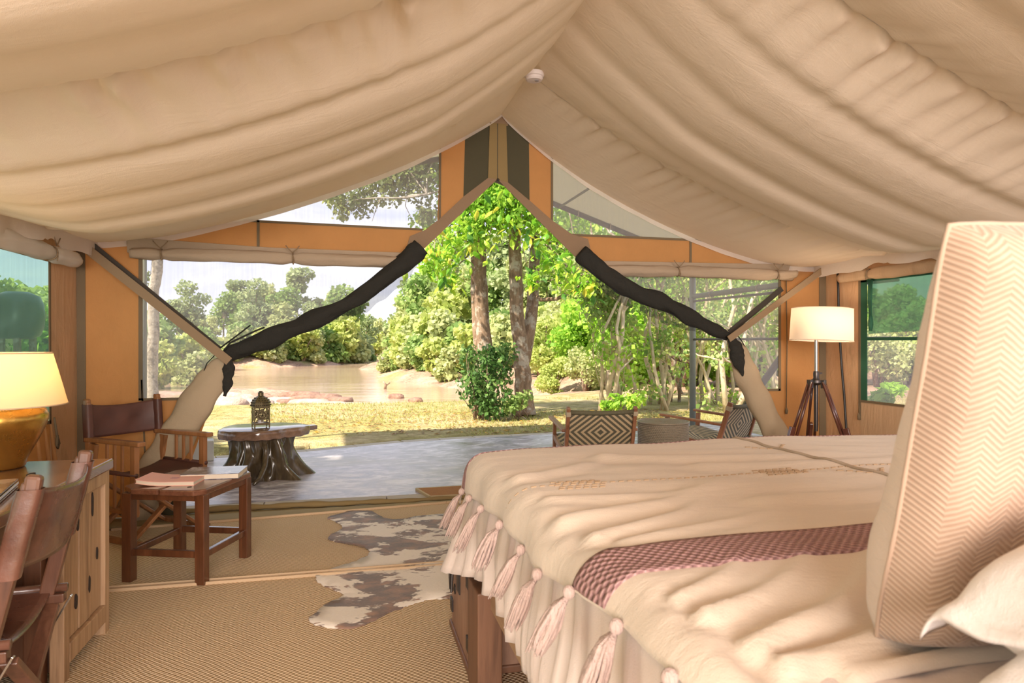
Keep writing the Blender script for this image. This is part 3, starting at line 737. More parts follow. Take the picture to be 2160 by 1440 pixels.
rolled_blind((-1.52, 5.42, 1.915), (0.40, 5.42, 1.905), 0.047, [0.105, 0.58], 1, 'long taupe rolled blind above the left riverside mesh window', (-0.5, 5.42, 1.9),
             header=[(-1.56, 1.925), (0.44, 1.925), (0.46, 1.985), (-0.6, 1.995), (-1.5, 2.035), (-1.565, 2.01)], ragged=0.35)
rolled_blind((2.10, 5.42, 1.885), (3.93, 5.42, 1.880), 0.050, [0.37, 0.90], 2, 'taupe rolled blind above the mesh window beside the floor lamp', (3.0, 5.42, 1.88),
             header=[(2.02, 1.90), (3.90, 1.90), (3.93, 1.985), (2.0, 1.965)], ragged=0.45)
rolled_blind((-1.81, 3.2, 1.842), (-1.81, 5.22, 1.832), 0.055, [0.80, 0.35], 3, 'cream rolled blind over the green window behind the desk lamp', (-1.8, 4.4, 1.87), mat='valance', ragged=0.1)
rolled_blind((4.25, 3.2, 1.85), (4.25, 5.20, 1.845), 0.05, [0.83, 0.4], 4, 'tan rolled blind over the green-netted right side window', (4.25, 4.4, 1.87), mat='cream_canvas', ragged=0.1)

# ---- tied-back doorway halves
def cloth_tube(pts, radii, seed, twist=6.0, amp=0.16, n=22, per=16, flat=0.8):
    rr = random.Random(seed); P = [Vector(p) for p in pts]
    def cat(i, t):
        p = [P[max(0, i-1)], P[i], P[min(len(P)-1, i+1)], P[min(len(P)-1, i+2)]]
        return 0.5*((2*p[1])+(-p[0]+p[2])*t+(2*p[0]-5*p[1]+4*p[2]-p[3])*t*t+(-p[0]+3*p[1]-3*p[2]+p[3])*t**3)
    C_ = []; R_ = []
    for i in range(len(P)-1):
        for k in range(per):
            t = k/per; C_.append(cat(i, t)); R_.append(radii[i]+(radii[i+1]-radii[i])*smoothstep(0, 1, t))
    C_.append(P[-1]); R_.append(radii[-1])
    m = MB(); vs = []; ph = [rr.uniform(0, 6.28) for _ in range(5)]; N = len(C_)
    for j, c in enumerate(C_):
        a = (C_[min(j+1, N-1)]-C_[max(j-1, 0)]).normalized(); b = Vector((0, 1, 0)); e = a.cross(b).normalized()
        s = j/N
        for k in range(n):
            t = 2*PI*k/n
            rad = R_[j]*(1+amp*math.sin(2*t+twist*s*6+ph[0])+amp*0.6*math.sin(3*t-twist*s*4+ph[1])+amp*0.5*math.sin(5*t+twist*s*9+ph[2])+0.06*math.sin(s*37+ph[3]))
            vs.append(c+e*(rad*math.cos(t))+b*(rad*math.sin(t)*flat))
    fs = [(j*n+k, j*n+(k+1) % n, (j+1)*n+(k+1) % n, (j+1)*n+k) for j in range(N-1) for k in range(n)]
    fs += [tuple(range(n-1, -1, -1)), tuple((N-1)*n+k for k in range(n))]
    m.add(vs, fs); return m
def veil(pa, pb, mat, parent, name, seed):
    rr = random.Random(seed); n = len(pa)-1
    def fn(u, v):
        f = u*n; i = min(int(f), n-1); t = f-i
        a = Vector(pa[i]).lerp(Vector(pa[i+1]), t); b = Vector(pb[i]).lerp(Vector(pb[i+1]), t)
        p = a.lerp(b, v); p.y += 0.018*math.sin(u*31+v*4+seed)*v; p.z += 0.008*math.sin(u*43+seed)*v
        return p
    return MB().grid(fn, 50, 5).build(name, M[mat], parent, smooth=True, world=True)

fl = thing('door_flap', 'left doorway half rolled up and tied back with a strap beside the director chair', 'tent flap', (-1.3, 5.42, 0))
mesh_pts = [(0.56, 5.40, 2.02), (0.40, 5.38, 1.875), (0.07, 5.37, 1.615), (-0.30, 5.37, 1.42), (-0.62, 5.37, 1.285), (-0.87, 5.38, 1.175)]
cloth_tube(mesh_pts, [0.078, 0.072, 0.055, 0.066, 0.07, 0.05], 5, 5, 0.10).build('mesh_roll', M['blackmesh'], fl, smooth=True, world=True)
veil(mesh_pts[:4], [(0.54, 5.36, 1.90), (0.44, 5.36, 1.74), (0.13, 5.35, 1.50), (-0.30, 5.36, 1.36)], 'blackveil', fl, 'mesh_edge', 2)
cloth_tube([(-0.875, 5.38, 1.165), (-0.93, 5.37, 1.05), (-1.05, 5.36, 0.86), (-1.20, 5.36, 0.60), (-1.33, 5.37, 0.36), (-1.50, 5.38, 0.02)], [0.035, 0.095, 0.122, 0.125, 0.125, 0.12], 8, 1.2, 0.05, n=26, flat=0.55).build('canvas_roll', M['flap'], fl, smooth=True, world=True)
cloth_tube([(-0.86, 5.33, 1.16), (-0.845, 5.32, 1.08), (-0.855, 5.32, 0.98), (-0.875, 5.33, 0.88)], [0.03, 0.038, 0.032, 0.01], 3, 3, 0.15, flat=0.5).build('mesh_tail', M['blackmesh'], fl, smooth=True, world=True)
MB().bar((-1.82, 5.40, 1.955), (-0.84, 5.305, 1.135), 0.062, 0.010, (0, 1, 0)).build('tie_strap', M['strap'], fl, world=True)
MB().bar((-1.78, 5.44, 1.97), (-0.93, 5.44, 1.22), 0.045, 0.008, (0, 1, 0)).build('tie_strap', M['darkstrap'], fl, world=True, label='dark webbing strap')
MB().tube([(-0.93, 5.38, 1.22), (-0.80, 5.36, 1.32), (-0.70, 5.34, 1.40)], 0.006, 6).tube([(-0.90, 5.36, 1.19), (-0.84, 5.34, 1.27), (-0.66, 5.33, 1.36), (-0.60, 5.33, 1.385)], 0.007, 6).tube([(-0.93, 5.36, 1.2), (-1.0, 5.35, 1.12), (-1.04, 5.34, 1.0)], 0.004, 5).build('loose_ties', M['blackmesh'], fl, smooth=True, world=True)

fr = thing('door_flap', 'right doorway half rolled up and tied back with a strap beside the floor lamp', 'tent flap', (3.9, 5.42, 0))
mesh_pts = [(1.885, 5.40, 2.02), (2.10, 5.38, 1.84), (2.36, 5.37, 1.70), (2.70, 5.37, 1.575), (3.0, 5.37, 1.425), (3.24, 5.38, 1.325)]
cloth_tube(mesh_pts, [0.072, 0.072, 0.072, 0.068, 0.06, 0.04], 15, 5, 0.10).build('mesh_roll', M['blackmesh'], fr, smooth=True, world=True)
veil(mesh_pts[:5], [(1.86, 5.36, 1.91), (2.06, 5.36, 1.70), (2.32, 5.35, 1.55), (2.66, 5.35, 1.42), (2.98, 5.36, 1.345)], 'blackveil', fr, 'mesh_edge', 5)
cloth_tube([(3.25, 5.38, 1.315), (3.33, 5.37, 1.18), (3.40, 5.36, 1.0), (3.52, 5.36, 0.78), (3.68, 5.37, 0.50), (3.86, 5.38, 0.22), (4.02, 5.39, 0.01)], [0.03, 0.085, 0.112, 0.116, 0.118, 0.12, 0.12], 18, 1.2, 0.05, n=26, flat=0.55).build('canvas_roll', M['flap'], fr, smooth=True, world=True)
cloth_tube([(3.24, 5.33, 1.31), (3.27, 5.30, 1.22), (3.29, 5.30, 1.12), (3.345, 5.31, 0.98)], [0.03, 0.066, 0.06, 0.012], 13, 2, 0.08, flat=0.5).build('mesh_tail', M['blackmesh'], fr, smooth=True, world=True, label='black mesh edge hanging below the strap')
MB().bar((4.25, 5.40, 1.955), (3.20, 5.30, 1.30), 0.055, 0.010, (0, 1, 0)).build('tie_strap', M['strap'], fr, world=True)
MB().bar((3.82, 5.44, 1.76), (3.29, 5.44, 1.36), 0.05, 0.008, (0, 1, 0)).build('tie_strap', M['darkstrap'], fr, world=True, label='dark webbing strap')
MB().tube([(3.3, 5.36, 1.36), (3.36, 5.35, 1.28), (3.42, 5.34, 1.16)], 0.005, 6).build('loose_ties', M['blackmesh'], fr, smooth=True, world=True)

# canvas sill rolled across the doorway foot
s = MB()
def sillf(u, v):
    x = -1.5+5.7*u; t = 2*PI*v
    r = 0.017*(1+0.14*math.sin(u*150)+0.10*math.sin(u*61+1))*(1+0.25*math.sin(u*9))
    return (x, 5.50+0.03*math.sin(u*13)+r*1.4*math.cos(t)+0.010*math.sin(u*70), 0.017+r*math.sin(t))
s.grid(lambda u, v: sillf(u, v), 300, 10)
tag(s.build('door_sill_roll', M['zip'], smooth=True), 'puckered khaki canvas sill lying across the foot of the doorway', 'canvas sill')
# two flat sill folds belong to the floor
MB().prism([(-1.6, 5.36), (4.2, 5.52), (4.2, 5.46), (0.8, 5.40), (-0.7, 5.22), (-1.6, 5.18)], 0.0, 0.012).build('groundsheet_fold', M['groundsheet'], floor, world=True)

# ---- sisal mats
def rug(label, pts, binds, loc):
    t = thing('sisal_mat', label, 'mat', loc)
    MB().prism(pts, 0.0, 0.010).build('woven_field', M['sisal'], t, world=True)
    for a, b in binds:
        m = MB(); m.bar((*a, 0.010), (*b, 0.010), 0.012, 0.030, (0, 0, 1)); m.build('edge_binding', M['binding'], t, world=True, bevel=0.005)
    return t
rug('sisal mat nearest the camera, running under the desk and bed', [(-1.85, -1.5), (4.3, -1.5), (4.3, 3.86), (-1.85, 3.86)], [((-1.85, 3.845), (4.3, 3.845))], (1.2, 1.2, 0))
rug('sisal mat at the doorway, under the stool and cowhide', [(-1.85, 3.88), (4.3, 3.88), (4.3, 5.42), (0.75, 5.34), (-0.70, 5.17), (-1.55, 5.09), (-1.85, 5.08)], [((-1.85, 3.895), (4.3, 3.895)), ((-1.55, 5.085), (-0.70, 5.165)), ((-0.70, 5.165), (0.75, 5.335)), ((0.75, 5.335), (4.3, 5.41))], (1.2, 4.5, 0))

# smoke detector at the ridge
sd = thing('smoke_detector', 'round white smoke detector fixed under the tent ridge', 'smoke detector', (1.225, 4.46, 3.085)); sd.scale = (1.15, 1.15, 1.1)
MB().lathe([(0.0, 0.012), (0.058, 0.012), (0.060, 0.0), (0.058, -0.012), (0.052, -0.016)], 32).build('base', M['white_plastic'], sd, smooth='auto')
MB().lathe([(0.05, -0.014), (0.052, -0.026), (0.044, -0.036), (0.0, -0.039)], 32).build('cover', M['white_plastic'], sd, smooth='auto')
MB().lathe([(0.012, -0.038), (0.012, -0.042), (0.0, -0.042)], 16, (0.012, -0.012, 0)).build('test_button', M['grille'], sd, smooth='auto')

# black cable in the right corner
pts = [(4.29, 5.30, 1.93), (4.29, 5.29, 1.75), (4.292, 5.285, 1.5), (4.295, 5.27, 1.25), (4.29, 5.24, 1.0), (4.295, 5.22, 0.8), (4.292, 5.19, 0.5), (4.28, 5.16, 0.2), (4.25, 5.13, 0.02)]
tag(MB().tube(pts, 0.010, 8).build('power_cable', M['cable'], smooth=True), 'black cable running down the canvas behind the floor lamp', 'cable')

# ================================================================== FURNITURE
# ---- director chairs (local: faces +y, seat centre at the origin)
def director_chair(label, loc, rz, wmat, lmat, arms=True, back_top=0.885, seat_h=0.45, w=0.50, shiny=False):
    t = thing('director_chair', label, 'chair', loc, rz)
    wd_, le = M[wmat], M[lmat]
    hw = w/2
    for s in (-1, 1):
        x = s*hw
        # back post, raked
        top = (x, -0.275, back_top); low = (x, -0.215, 0.10) if arms else (x, -0.149, 0.36)
        MB().bar(low, top, 0.030, 0.046, (0, 1, 0)).build('back_post', wd_, t, bevel=0.006)
        if arms:
            MB().bar((x, 0.20, 0.19), (x, 0.20, 0.63), 0.034, 0.046, (0, 1, 0)).build('front_post', wd_, t, bevel=0.004)
            MB().box((x, 0.0, 0.645), (0.056, 0.54, 0.030)).build('armrest', wd_, t, bevel=0.008)
            MB().bar((x, -0.20, 0.215), (x, 0.22, 0.215), 0.045, 0.026).build('lower_rail', wd_, t, bevel=0.004)
            MB().bar((x, -0.24, 0.40), (x, -0.20, 0.62), 0.030, 0.06, (0, 1, 0)).build('rear_post', wd_, t, bevel=0.004)
            for k in range(3):
                yy = -0.07+0.075*k
                MB().bar((x, yy, 0.22), (x, yy, 0.635), 0.014, 0.020, (0, 1, 0)).build('spindle', wd_, t, bevel=0.002)
            MB().bar((x, -0.27, 0.025), (x, 0.25, 0.025), 0.04, 0.03).build('floor_rail', wd_, t, bevel=0.004)
        else:
            MB().bar((x, -0.22, seat_h-0.03), (x, 0.22, seat_h-0.03), 0.035, 0.03).build('seat_rail', wd_, t, bevel=0.004)
    # crossed folding legs, front pair and back pair
    for yy in (-0.20, 0.16):
        for s in (-1, 1):
            MB().bar((-s*hw*0.96, yy+s*0.016, 0.02), (s*hw*0.96, yy+s*0.016, seat_h-0.05), 0.022, 0.045, (0, 1, 0)).build('cross_leg', wd_, t, bevel=0.004)
        MB().bar((0, yy-0.035, 0.215), (0, yy+0.035, 0.215), 0.014, 0.014).build('pivot_bolt', M['iron'], t)
    if not arms:
        for yy in (-0.20, 0.16):
            MB().bar((-hw, yy, 0.012), (hw, yy, 0.012), 0.03, 0.024).build('floor_rail', wd_, t, bevel=0.003)
        for s in (-1, 1):
            MB().bar((s*(hw+0.012), -0.235, seat_h-0.03), (s*(hw+0.012), -0.02, 0.04), 0.016, 0.006, (0, 1, 0)).build('steel_brace', M['steel'], t, bevel=0.001)
            MB().lathe([(0.012, -0.004), (0.012, 0.004), (0.0, 0.006)], 12, (s*(hw+0.012), -0.03, 0.05)).build('steel_stud', M['steel'], t, smooth='auto')
    # seat sling
    def seat(u, v):
        x = (u-0.5)*w*1.02; y = (v-0.5)*0.44+(0 if arms else 0.04); k = 4*u*(1-u)
        return (x, y+0.0, seat_h-0.045*k**0.8+0.006*math.sin(v*9)*k-0.010*(2*v-1)**2*k)
    MB().grid(seat, 24, 18).build('seat', le, t, smooth=True, solid=0.006)
    for s in (-1, 1):
        MB().tube([(s*w*0.51, -0.225, seat_h), (s*w*0.51, 0, seat_h), (s*w*0.51, 0.225, seat_h)], 0.014, 10).build('seat_hem', le, t, smooth=True)
    # back sling between sleeves
    z0, z1 = back_top-0.235, back_top-0.015
    def yb(z): return -0.215-(z-0.10)/(back_top-0.10)*0.06 if arms else -0.275+(back_top-z)*0.24
    def back(u, v):
        x = (u-0.5)*w; k = 4*u*(1-u); z = z0+(z1-z0)*v-(0.022*k*(1 if v > 0.5 else 0.35))
        return (x, yb(z)-0.055*k**0.75+0.006*math.sin(u*14+v*3)*(1-abs(2*v-1)), z)
    MB().grid(back, 26, 12).build('back_sling', le, t, smooth=True, solid=0.006)
    for s in (-1, 1):
        def slv(u, v, s=s):
            a = 2*PI*u; z = z0-0.02+(z1-z0+0.02)*v
            ca, sa = math.cos(a), math.sin(a); r = (abs(ca)**4+abs(sa)**4)**-0.25
            return (s*hw+0.024*r*ca*(1+0.02*math.sin(v*19)), yb(z)+0.032*r*sa*(1+0.02*math.sin(v*23+1)), z)
        MB().grid(slv, 20, 14, closeu=True).build('sling_sleeve', le, t, smooth=True)
        MB().bar((s*hw, yb(z1)-0.002, z1-0.02), (s*hw, yb(back_top+0.025), back_top+0.022), 0.034, 0.042, (0, 1, 0)).build('post_tip', wd_, t, bevel=0.01)
    return t
# faces the camera's right; front direction (0.77,-0.64)
director_chair('brown leather director chair with slatted armrests in the left corner by the doorway', (-1.28, 4.98, 0.0), math.atan2(-0.64, 0.77)-PI/2, 'chairwood', 'leather_matt')
# facing the desk (-x)
director_chair('shiny brown leather camp chair pulled up to the desk', (-1.12, 2.315, 0.01), PI/2+0.05, 'campwood', 'leather', arms=False, w=0.44, seat_h=0.455)

# ---- desk along the left wall
dk = thing('desk', 'rustic reclaimed wood desk with plank door under the brass lamp', 'desk', (-1.45, 2.5, 0))
edges = [-1.86, -1.60, -1.35, -1.01]
for i, (a, b) in enumerate(zip(edges, edges[1:])):
    MB().box(((a+b)/2, 2.45, 0.742-0.001*i), (b-a-0.004, 1.82, 0.045)).build('top_plank', M['desktop'], dk, world=True, bevel=0.007)
m = 0
for (x, y, rx, ry) in ((-1.20, 3.02, 0.012, 0.03), (-1.30, 2.94, 0.014, 0.03), (-1.34, 3.22, 0.012, 0.02), (-1.42, 2.80, 0.02, 0.05)):
    MB().prism([(x+rx*math.cos(k*PI/6), y+ry*math.sin(k*PI/6)) for k in range(12)], 0.7635, 0.7655).build('knot_hole', M['knot'], dk, world=True)
def pedestal(y0, y1):
    xf = -1.05
    MB().box((-1.44, (y0+y1)/2, 0.375), (0.74, y1-y0-0.04, 0.66)).build('carcass', M['deskdark'], dk, world=True)
    for yy in (y0+0.02, y1-0.02):
        MB().box((xf, yy, 0.36), (0.05, 0.055, 0.718)).build('stile', M['deskplank'], dk, world=True, bevel=0.004)
        MB().box((-1.82, yy, 0.36), (0.05, 0.055, 0.718)).build('stile', M['deskdark'], dk, world=True, bevel=0.004)
    MB().box((xf+0.002, (y0+y1)/2, 0.69), (0.05, y1-y0-0.09, 0.055)).build('rail', M['deskplank'], dk, world=True, bevel=0.004)
    MB().box((xf+0.002, (y0+y1)/2, 0.10), (0.05, y1-y0-0.09, 0.075)).build('rail', M['deskplank'], dk, world=True, bevel=0.004)
    dr = bpy.data.objects.new('door', None); C.objects.link(dr); dr.parent = dk
    n = 3; w_ = (y1-y0-0.10)/n
    for k in range(n):
        MB().box((xf-0.002+0.003*(k % 2), y0+0.05+w_*(k+0.5), 0.40), (0.022, w_-0.006, 0.52)).build('plank', M['deskplank'], dr, world=False, bevel=0.004)
    for o in list(dr.children):
        o.data.transform(Matrix.Translation(-Vector(dk.location)))
    for (fy, z, a, b) in ((0.30, 0.56, 0.010, 0.028), (0.72, 0.60, 0.008, 0.05), (0.25, 0.26, 0.012, 0.03), (0.62, 0.28, 0.012, 0.036), (0.86, 0.38, 0.008, 0.026)):
        yc = y0+0.05+fy*(y1-y0-0.10)
        ko = MB().prism([(yc+a*math.cos(k*PI/6)*(1+0.2*math.sin(k*2)), z+b*math.sin(k*PI/6)) for k in range(12)], xf+0.0085, xf+0.0135, 'x').build('knot_hole', M['knot'], dr)
        ko.data.transform(Matrix.Translation(-Vector(dk.location)))
pedestal(2.86, 3.34); pedestal(1.56, 1.95)
MB().box((-1.84, 2.42, 0.40), (0.03, 0.92, 0.62)).build('back_panel', M['deskdark'], dk, world=True)
MB().box((-1.09, 2.42, 0.66), (0.03, 0.90, 0.10)).build('apron', M['deskdark'], dk, world=True, bevel=0.004)
MB().box((-1.115, 2.84, 0.36), (0.06, 0.055, 0.70)).build('leg', M['deskdark'], dk, world=True, bevel=0.004)
MB().box((-1.115, 1.97, 0.36), (0.06, 0.055, 0.70)).build('leg', M['deskdark'], dk, world=True, bevel=0.004)

# ---- table lamp
LX, LY, LZ = -1.40, 3.20, 0.7645
tl = thing('table_lamp', 'fat brass table lamp with a glowing linen shade on the desk', 'lamp', (LX, LY, LZ))
prof = [(0.0, 0.0), (0.098, 0.0), (0.103, 0.006), (0.108, 0.03), (0.128, 0.07), (0.152, 0.115), (0.172, 0.16), (0.182, 0.19), (0.183, 0.21), (0.175, 0.232), (0.15, 0.252), (0.10, 0.262), (0.05, 0.266), (0.03, 0.275), (0.022, 0.30), (0.022, 0.34), (0.0, 0.34)]
MB().lathe(prof, 64).build('brass_base', M['brass'], tl, smooth=True)
MB().lathe([(0.251, 0.255), (0.1965, 0.468)], 72).build('lamp_shade', M['shade_warm'], tl, smooth=True)
lmp = bpy.data.objects['lamp_shade']
bm = bmesh.new(); bm.from_mesh(lmp.data); bmesh.ops.delete(bm, geom=[f for f in bm.faces if len(f.verts) > 4], context='FACES'); bm.to_mesh(lmp.data); bm.free()
def ring(r, z, tr, n=64): return MB().tube([(r*math.cos(2*PI*k/n), r*math.sin(2*PI*k/n), z) for k in range(n+1)], tr, 6, caps=False)
ring(0.251, 0.256, 0.003).build('shade_trim', M['binding'], tl, smooth=True); ring(0.1965, 0.468, 0.003).build('shade_trim', M['binding'], tl, smooth=True)
MB().ball((0, 0, 0.37), 0.035, 10, (1, 1, 1.2)).build('bulb', M['bulb'], tl, smooth=True)
m = MB()
for k in range(3): m.tube([(0, 0, 0.44), (0.197*math.cos(k*2.1), 0.197*math.sin(k*2.1), 0.465)], 0.0025, 5)
m.build('shade_spider', M['iron'], tl)
pl = bpy.data.lights.new('table_lamp_light', 'POINT'); po = bpy.data.objects.new('table_lamp_light', pl); C.objects.link(po)
pl.energy = 7; pl.color = (1.0, 0.66, 0.32); pl.shadow_soft_size = 0.05; po.location = (LX, LY, LZ+0.40)

# folder on the desk
fd = thing('leather_folder', 'brown leather folder lying on the desk edge beside the camp chair', 'folder', (-1.22, 2.58, 0.7645), 0.22)
MB().box((0, 0, 0.003), (0.24, 0.33, 0.006)).build('back_cover', M['leather'], fd, bevel=0.002)
MB().box((-0.003, 0, 0.015), (0.225, 0.31, 0.018)).build('pages', M['pages'], fd)
MB().box((0, 0, 0.027), (0.24, 0.33, 0.006)).build('front_cover', M['leather'], fd, bevel=0.002)
MB().box((0.119, 0, 0.015), (0.004, 0.33, 0.010)).build('metal_binding', M['steel'], fd, bevel=0.001)

# ---- stool table with two planks
st = thing('stool_table', 'low dark wood stool table with crossed plank top holding two books', 'table', (-0.86, 4.14, 0.010), math.radians(-20))
W2, D2, Hs = 0.205, 0.225, 0.47
for sx in (-1, 1):
    for sy in (-1, 1):
        MB().box((sx*W2, sy*D2, Hs/2), (0.052, 0.052, Hs)).build('leg', M['darkwood'], st, bevel=0.003)
for sy in (-1, 1):
    MB().box((0, sy*D2, 0.155), (2*W2-0.05, 0.026, 0.036)).build('stretcher', M['darkwood'], st, bevel=0.003)
    MB().box((0, sy*D2, 0.452), (2*W2-0.05, 0.03, 0.036)).build('apron', M['darkwood'], st, bevel=0.003)
for sx in (-1, 1):
    MB().box((sx*W2, 0, 0.148), (0.026, 2*D2-0.05, 0.036)).build('stretcher', M['darkwood'], st, bevel=0.003)
    MB().box((sx*W2, 0, 0.452), (0.03, 2*D2-0.05, 0.036)).build('apron', M['darkwood'], st, bevel=0.003)
for s in (-1, 1):
    pts = [(s*0.004, -0.285), (s*0.19, -0.285), (s*0.235, -0.235), (s*0.235, 0.235), (s*0.19, 0.285), (s*0.004, 0.285)]
    if s < 0: pts = [(-0.012, -0.272), (-0.16, -0.275), (-0.25, -0.20), (-0.245, 0.235), (-0.19, 0.285), (-0.006, 0.285)]
    MB().prism(pts, 0.469, 0.500).build('top_plank', M['darkwoody'], st, bevel=0.007)
MB().lathe([(0.012, 0.0), (0.012, 0.001), (0, 0.001)], 10, (0.12, -0.20, 0.500)).build('knot', M['knot'], st)

def book(label, loc, rz, w, d, h, cmat, curl=0.0):
    t = thing('book', label, 'book', loc, rz)
    def top(u, v, z): return ((u-0.5)*w, (v-0.5)*d, z+curl*max(0, 0.5-u)**2*4)
    def slab(z0, z1, ins):
        m = MB(); n = 8; pts = []
        for z in (z0, z1):
            for i in range(n+1):
                for j in (0, 1):
                    u = ins/w+(1-2*ins/w)*i/n; v = ins/d+(1-2*ins/d)*j
                    pts.append(top(u, v, z))
        k = 2*(n+1); fs = []
        for i in range(n):
            a = 2*i; fs += [(a, a+1, a+3, a+2), (k+a, k+a+2, k+a+3, k+a+1), (a, a+2, k+a+2, k+a), (a+1, k+a+1, k+a+3, a+3)]
        fs += [(0, k, k+1, 1), (2*n, 2*n+1, k+2*n+1, k+2*n)]
        return m.add(pts, fs)
    slab(0.0, 0.0025, 0).build('back_cover', cmat, t); slab(0.0025, h-0.0025, 0.003).build('pages', M['pages'], t); slab(h-0.0025, h, 0).build('front_cover', cmat, t)
    return t
b1 = book('salmon pink paperback, cover slightly curled, nearest on the stool table', (-0.935, 4.07, 0.5102), math.radians(-8), 0.30, 0.21, 0.022, M['pinkcover'], 0.016)
m = MB(); 
for k in range(3): m.box((0.012, -0.012+0.012*k, 0.0226), (0.05-0.012*abs(k-1), 0.006, 0.0006))
m.build('cover_emblem', M['emblem'], b1)
book('dark hardback with a photographic cover behind the pink paperback', (-0.745, 4.22, 0.5102), math.radians(-4), 0.31, 0.24, 0.030, M['photocover'])

# ---- cowhide
hide = [(-0.109, 5.149), (-0.03, 5.21), (0.02, 5.24), (0.12, 5.22), (0.191, 5.15), (0.264, 4.96), (0.342, 4.90), (0.5, 4.95), (0.68, 5.00), (0.95, 5.03), (1.3, 5.08), (1.62, 5.12), (1.75, 4.9), (1.75, 4.2), (1.75, 3.6), (1.6, 3.25), (1.2, 3.30), (0.8, 3.33), (0.624, 3.31), (0.477, 3.345), (0.40, 3.36), (0.327, 3.337), (0.26, 3.29), (0.185, 3.235), (0.10, 3.15), (0.022, 3.10), (-0.07, 3.12), (-0.154, 3.186), (-0.172, 3.25), (-0.15, 3.32), (-0.098, 3.409), (-0.04, 3.47), (-0.02, 3.52), (-0.07, 3.60), (-0.143, 3.715), (-0.168, 3.80), (-0.15, 3.87), (-0.088, 3.93), (0.02, 4.02), (0.10, 4.10), (0.124, 4.19), (0.10, 4.28), (0.02, 4.37), (-0.08, 4.46), (-0.123, 4.54), (-0.10, 4.64), (-0.04, 4.75), (-0.05, 4.86), (-0.10, 4.98), (-0.14, 5.07)]
def cr(pts, per=5):
    n = len(pts); o = []
    for i in range(n):
        p0, p1, p2, p3 = (Vector((*pts[(i+k) % n], 0)) for k in (-1, 0, 1, 2))
        for k in range(per):
            t = k/per; q = 0.5*((2*p1)+(p2-p0)*t+(2*p0-5*p1+4*p2-p3)*t*t+(3*p1-p0-3*p2+p3)*t**3); o.append((q.x, q.y))
    return o
hp = cr(hide); bm = bmesh.new(); rr = random.Random(4)
vs = [bm.verts.new((x+rr.uniform(-.006, .006), y+rr.uniform(-.006, .006), 0)) for x, y in hp]
f = bm.faces.new(vs); bmesh.ops.triangulate(bm, faces=[f])
for _ in range(5):
    le_ = [e for e in bm.edges if e.calc_length() > 0.11]
    if not le_: break
    bmesh.ops.subdivide_edges(bm, edges=le_, cuts=1); bmesh.ops.triangulate(bm, faces=bm.faces[:])
bmesh.ops.smooth_vert(bm, verts=[v for v in bm.verts if not v.is_boundary], factor=0.5, use_axis_x=True, use_axis_y=True)
from mathutils import noise as mn
for v in bm.verts:
    b = 1.0 if v.is_boundary else 0.0
    v.co.z = 0.016+0.008*mn.noise(Vector((v.co.x*5, v.co.y*5, 1)))+b*0.008*max(0, mn.noise(Vector((v.co.x*9, v.co.y*9, 7))))
ret = bmesh.ops.extrude_face_region(bm, geom=bm.faces[:])
for e in ret['geom']:
    if isinstance(e, bmesh.types.BMVert): e.co.z -= 0.006
bmesh.ops.recalc_face_normals(bm, faces=bm.faces)
for v in bm.verts: v.co.x -= 0.7; v.co.y -= 4.2
me = bpy.data.meshes.new('cowhide_rug'); bm.to_mesh(me); bm.free(); me.materials.append(M['cowhide'])
me.polygons.foreach_set('use_smooth', [True]*len(me.polygons))
co = bpy.data.objects.new('cowhide_rug', me); C.objects.link(co); co.location = (0.7, 4.2, 0.0)
tag(co, 'brown and white patched cowhide spread on the sisal floor beside the bed', 'cowhide rug')

# ================================================================== BED
BX0, BX1, BYF, BYH, BZ = 0.475, 2.66, 2.575, 0.12, 0.855
bed = thing('bed', 'big wooden bed frame with mattress under the cream throw', 'bed', (1.56, 1.35, 0))
MB().box((0.483, 2.44, 0.20), (0.09, 0.20, 0.40)).build('leg', M['bedwood'], bed, world=True, bevel=0.006)
MB().box((2.63, 2.44, 0.20), (0.09, 0.20, 0.40)).build('leg', M['bedwood'], bed, world=True, bevel=0.006)
MB().box((0.50, 0.20, 0.20), (0.09, 0.14, 0.40)).build('leg', M['bedwood'], bed, world=True, bevel=0.006)
MB().box((2.63, 0.20, 0.20), (0.09, 0.14, 0.40)).build('leg', M['bedwood'], bed, world=True, bevel=0.006)
MB().box((0.505, 1.30, 0.41), (0.04, 2.42, 0.14)).build('side_rail', M['railwood'], bed, world=True, bevel=0.005)
MB().box((2.63, 1.30, 0.41), (0.04, 2.42, 0.14)).build('side_rail', M['railwood'], bed, world=True, bevel=0.005)
MB().box((1.567, 2.52, 0.41), (2.08, 0.04, 0.14)).build('foot_rail', M['railwood'], bed, world=True, bevel=0.005)
MB().box((1.567, 0.13, 0.49), (2.3, 0.06, 0.96)).build('headboard', M['bedwood'], bed, world=True, bevel=0.008)
for k in range(9): MB().box((1.567, 0.32+k*0.26, 0.455), (2.06, 0.09, 0.025)).build('slat', M['railwood'], bed, world=True)
MB().box((1.567, 1.345, 0.645), (2.13, 2.36, 0.35)).build('mattress', M['mattress'], bed, world=True, bevel=0.06, seg=4, smooth=False)

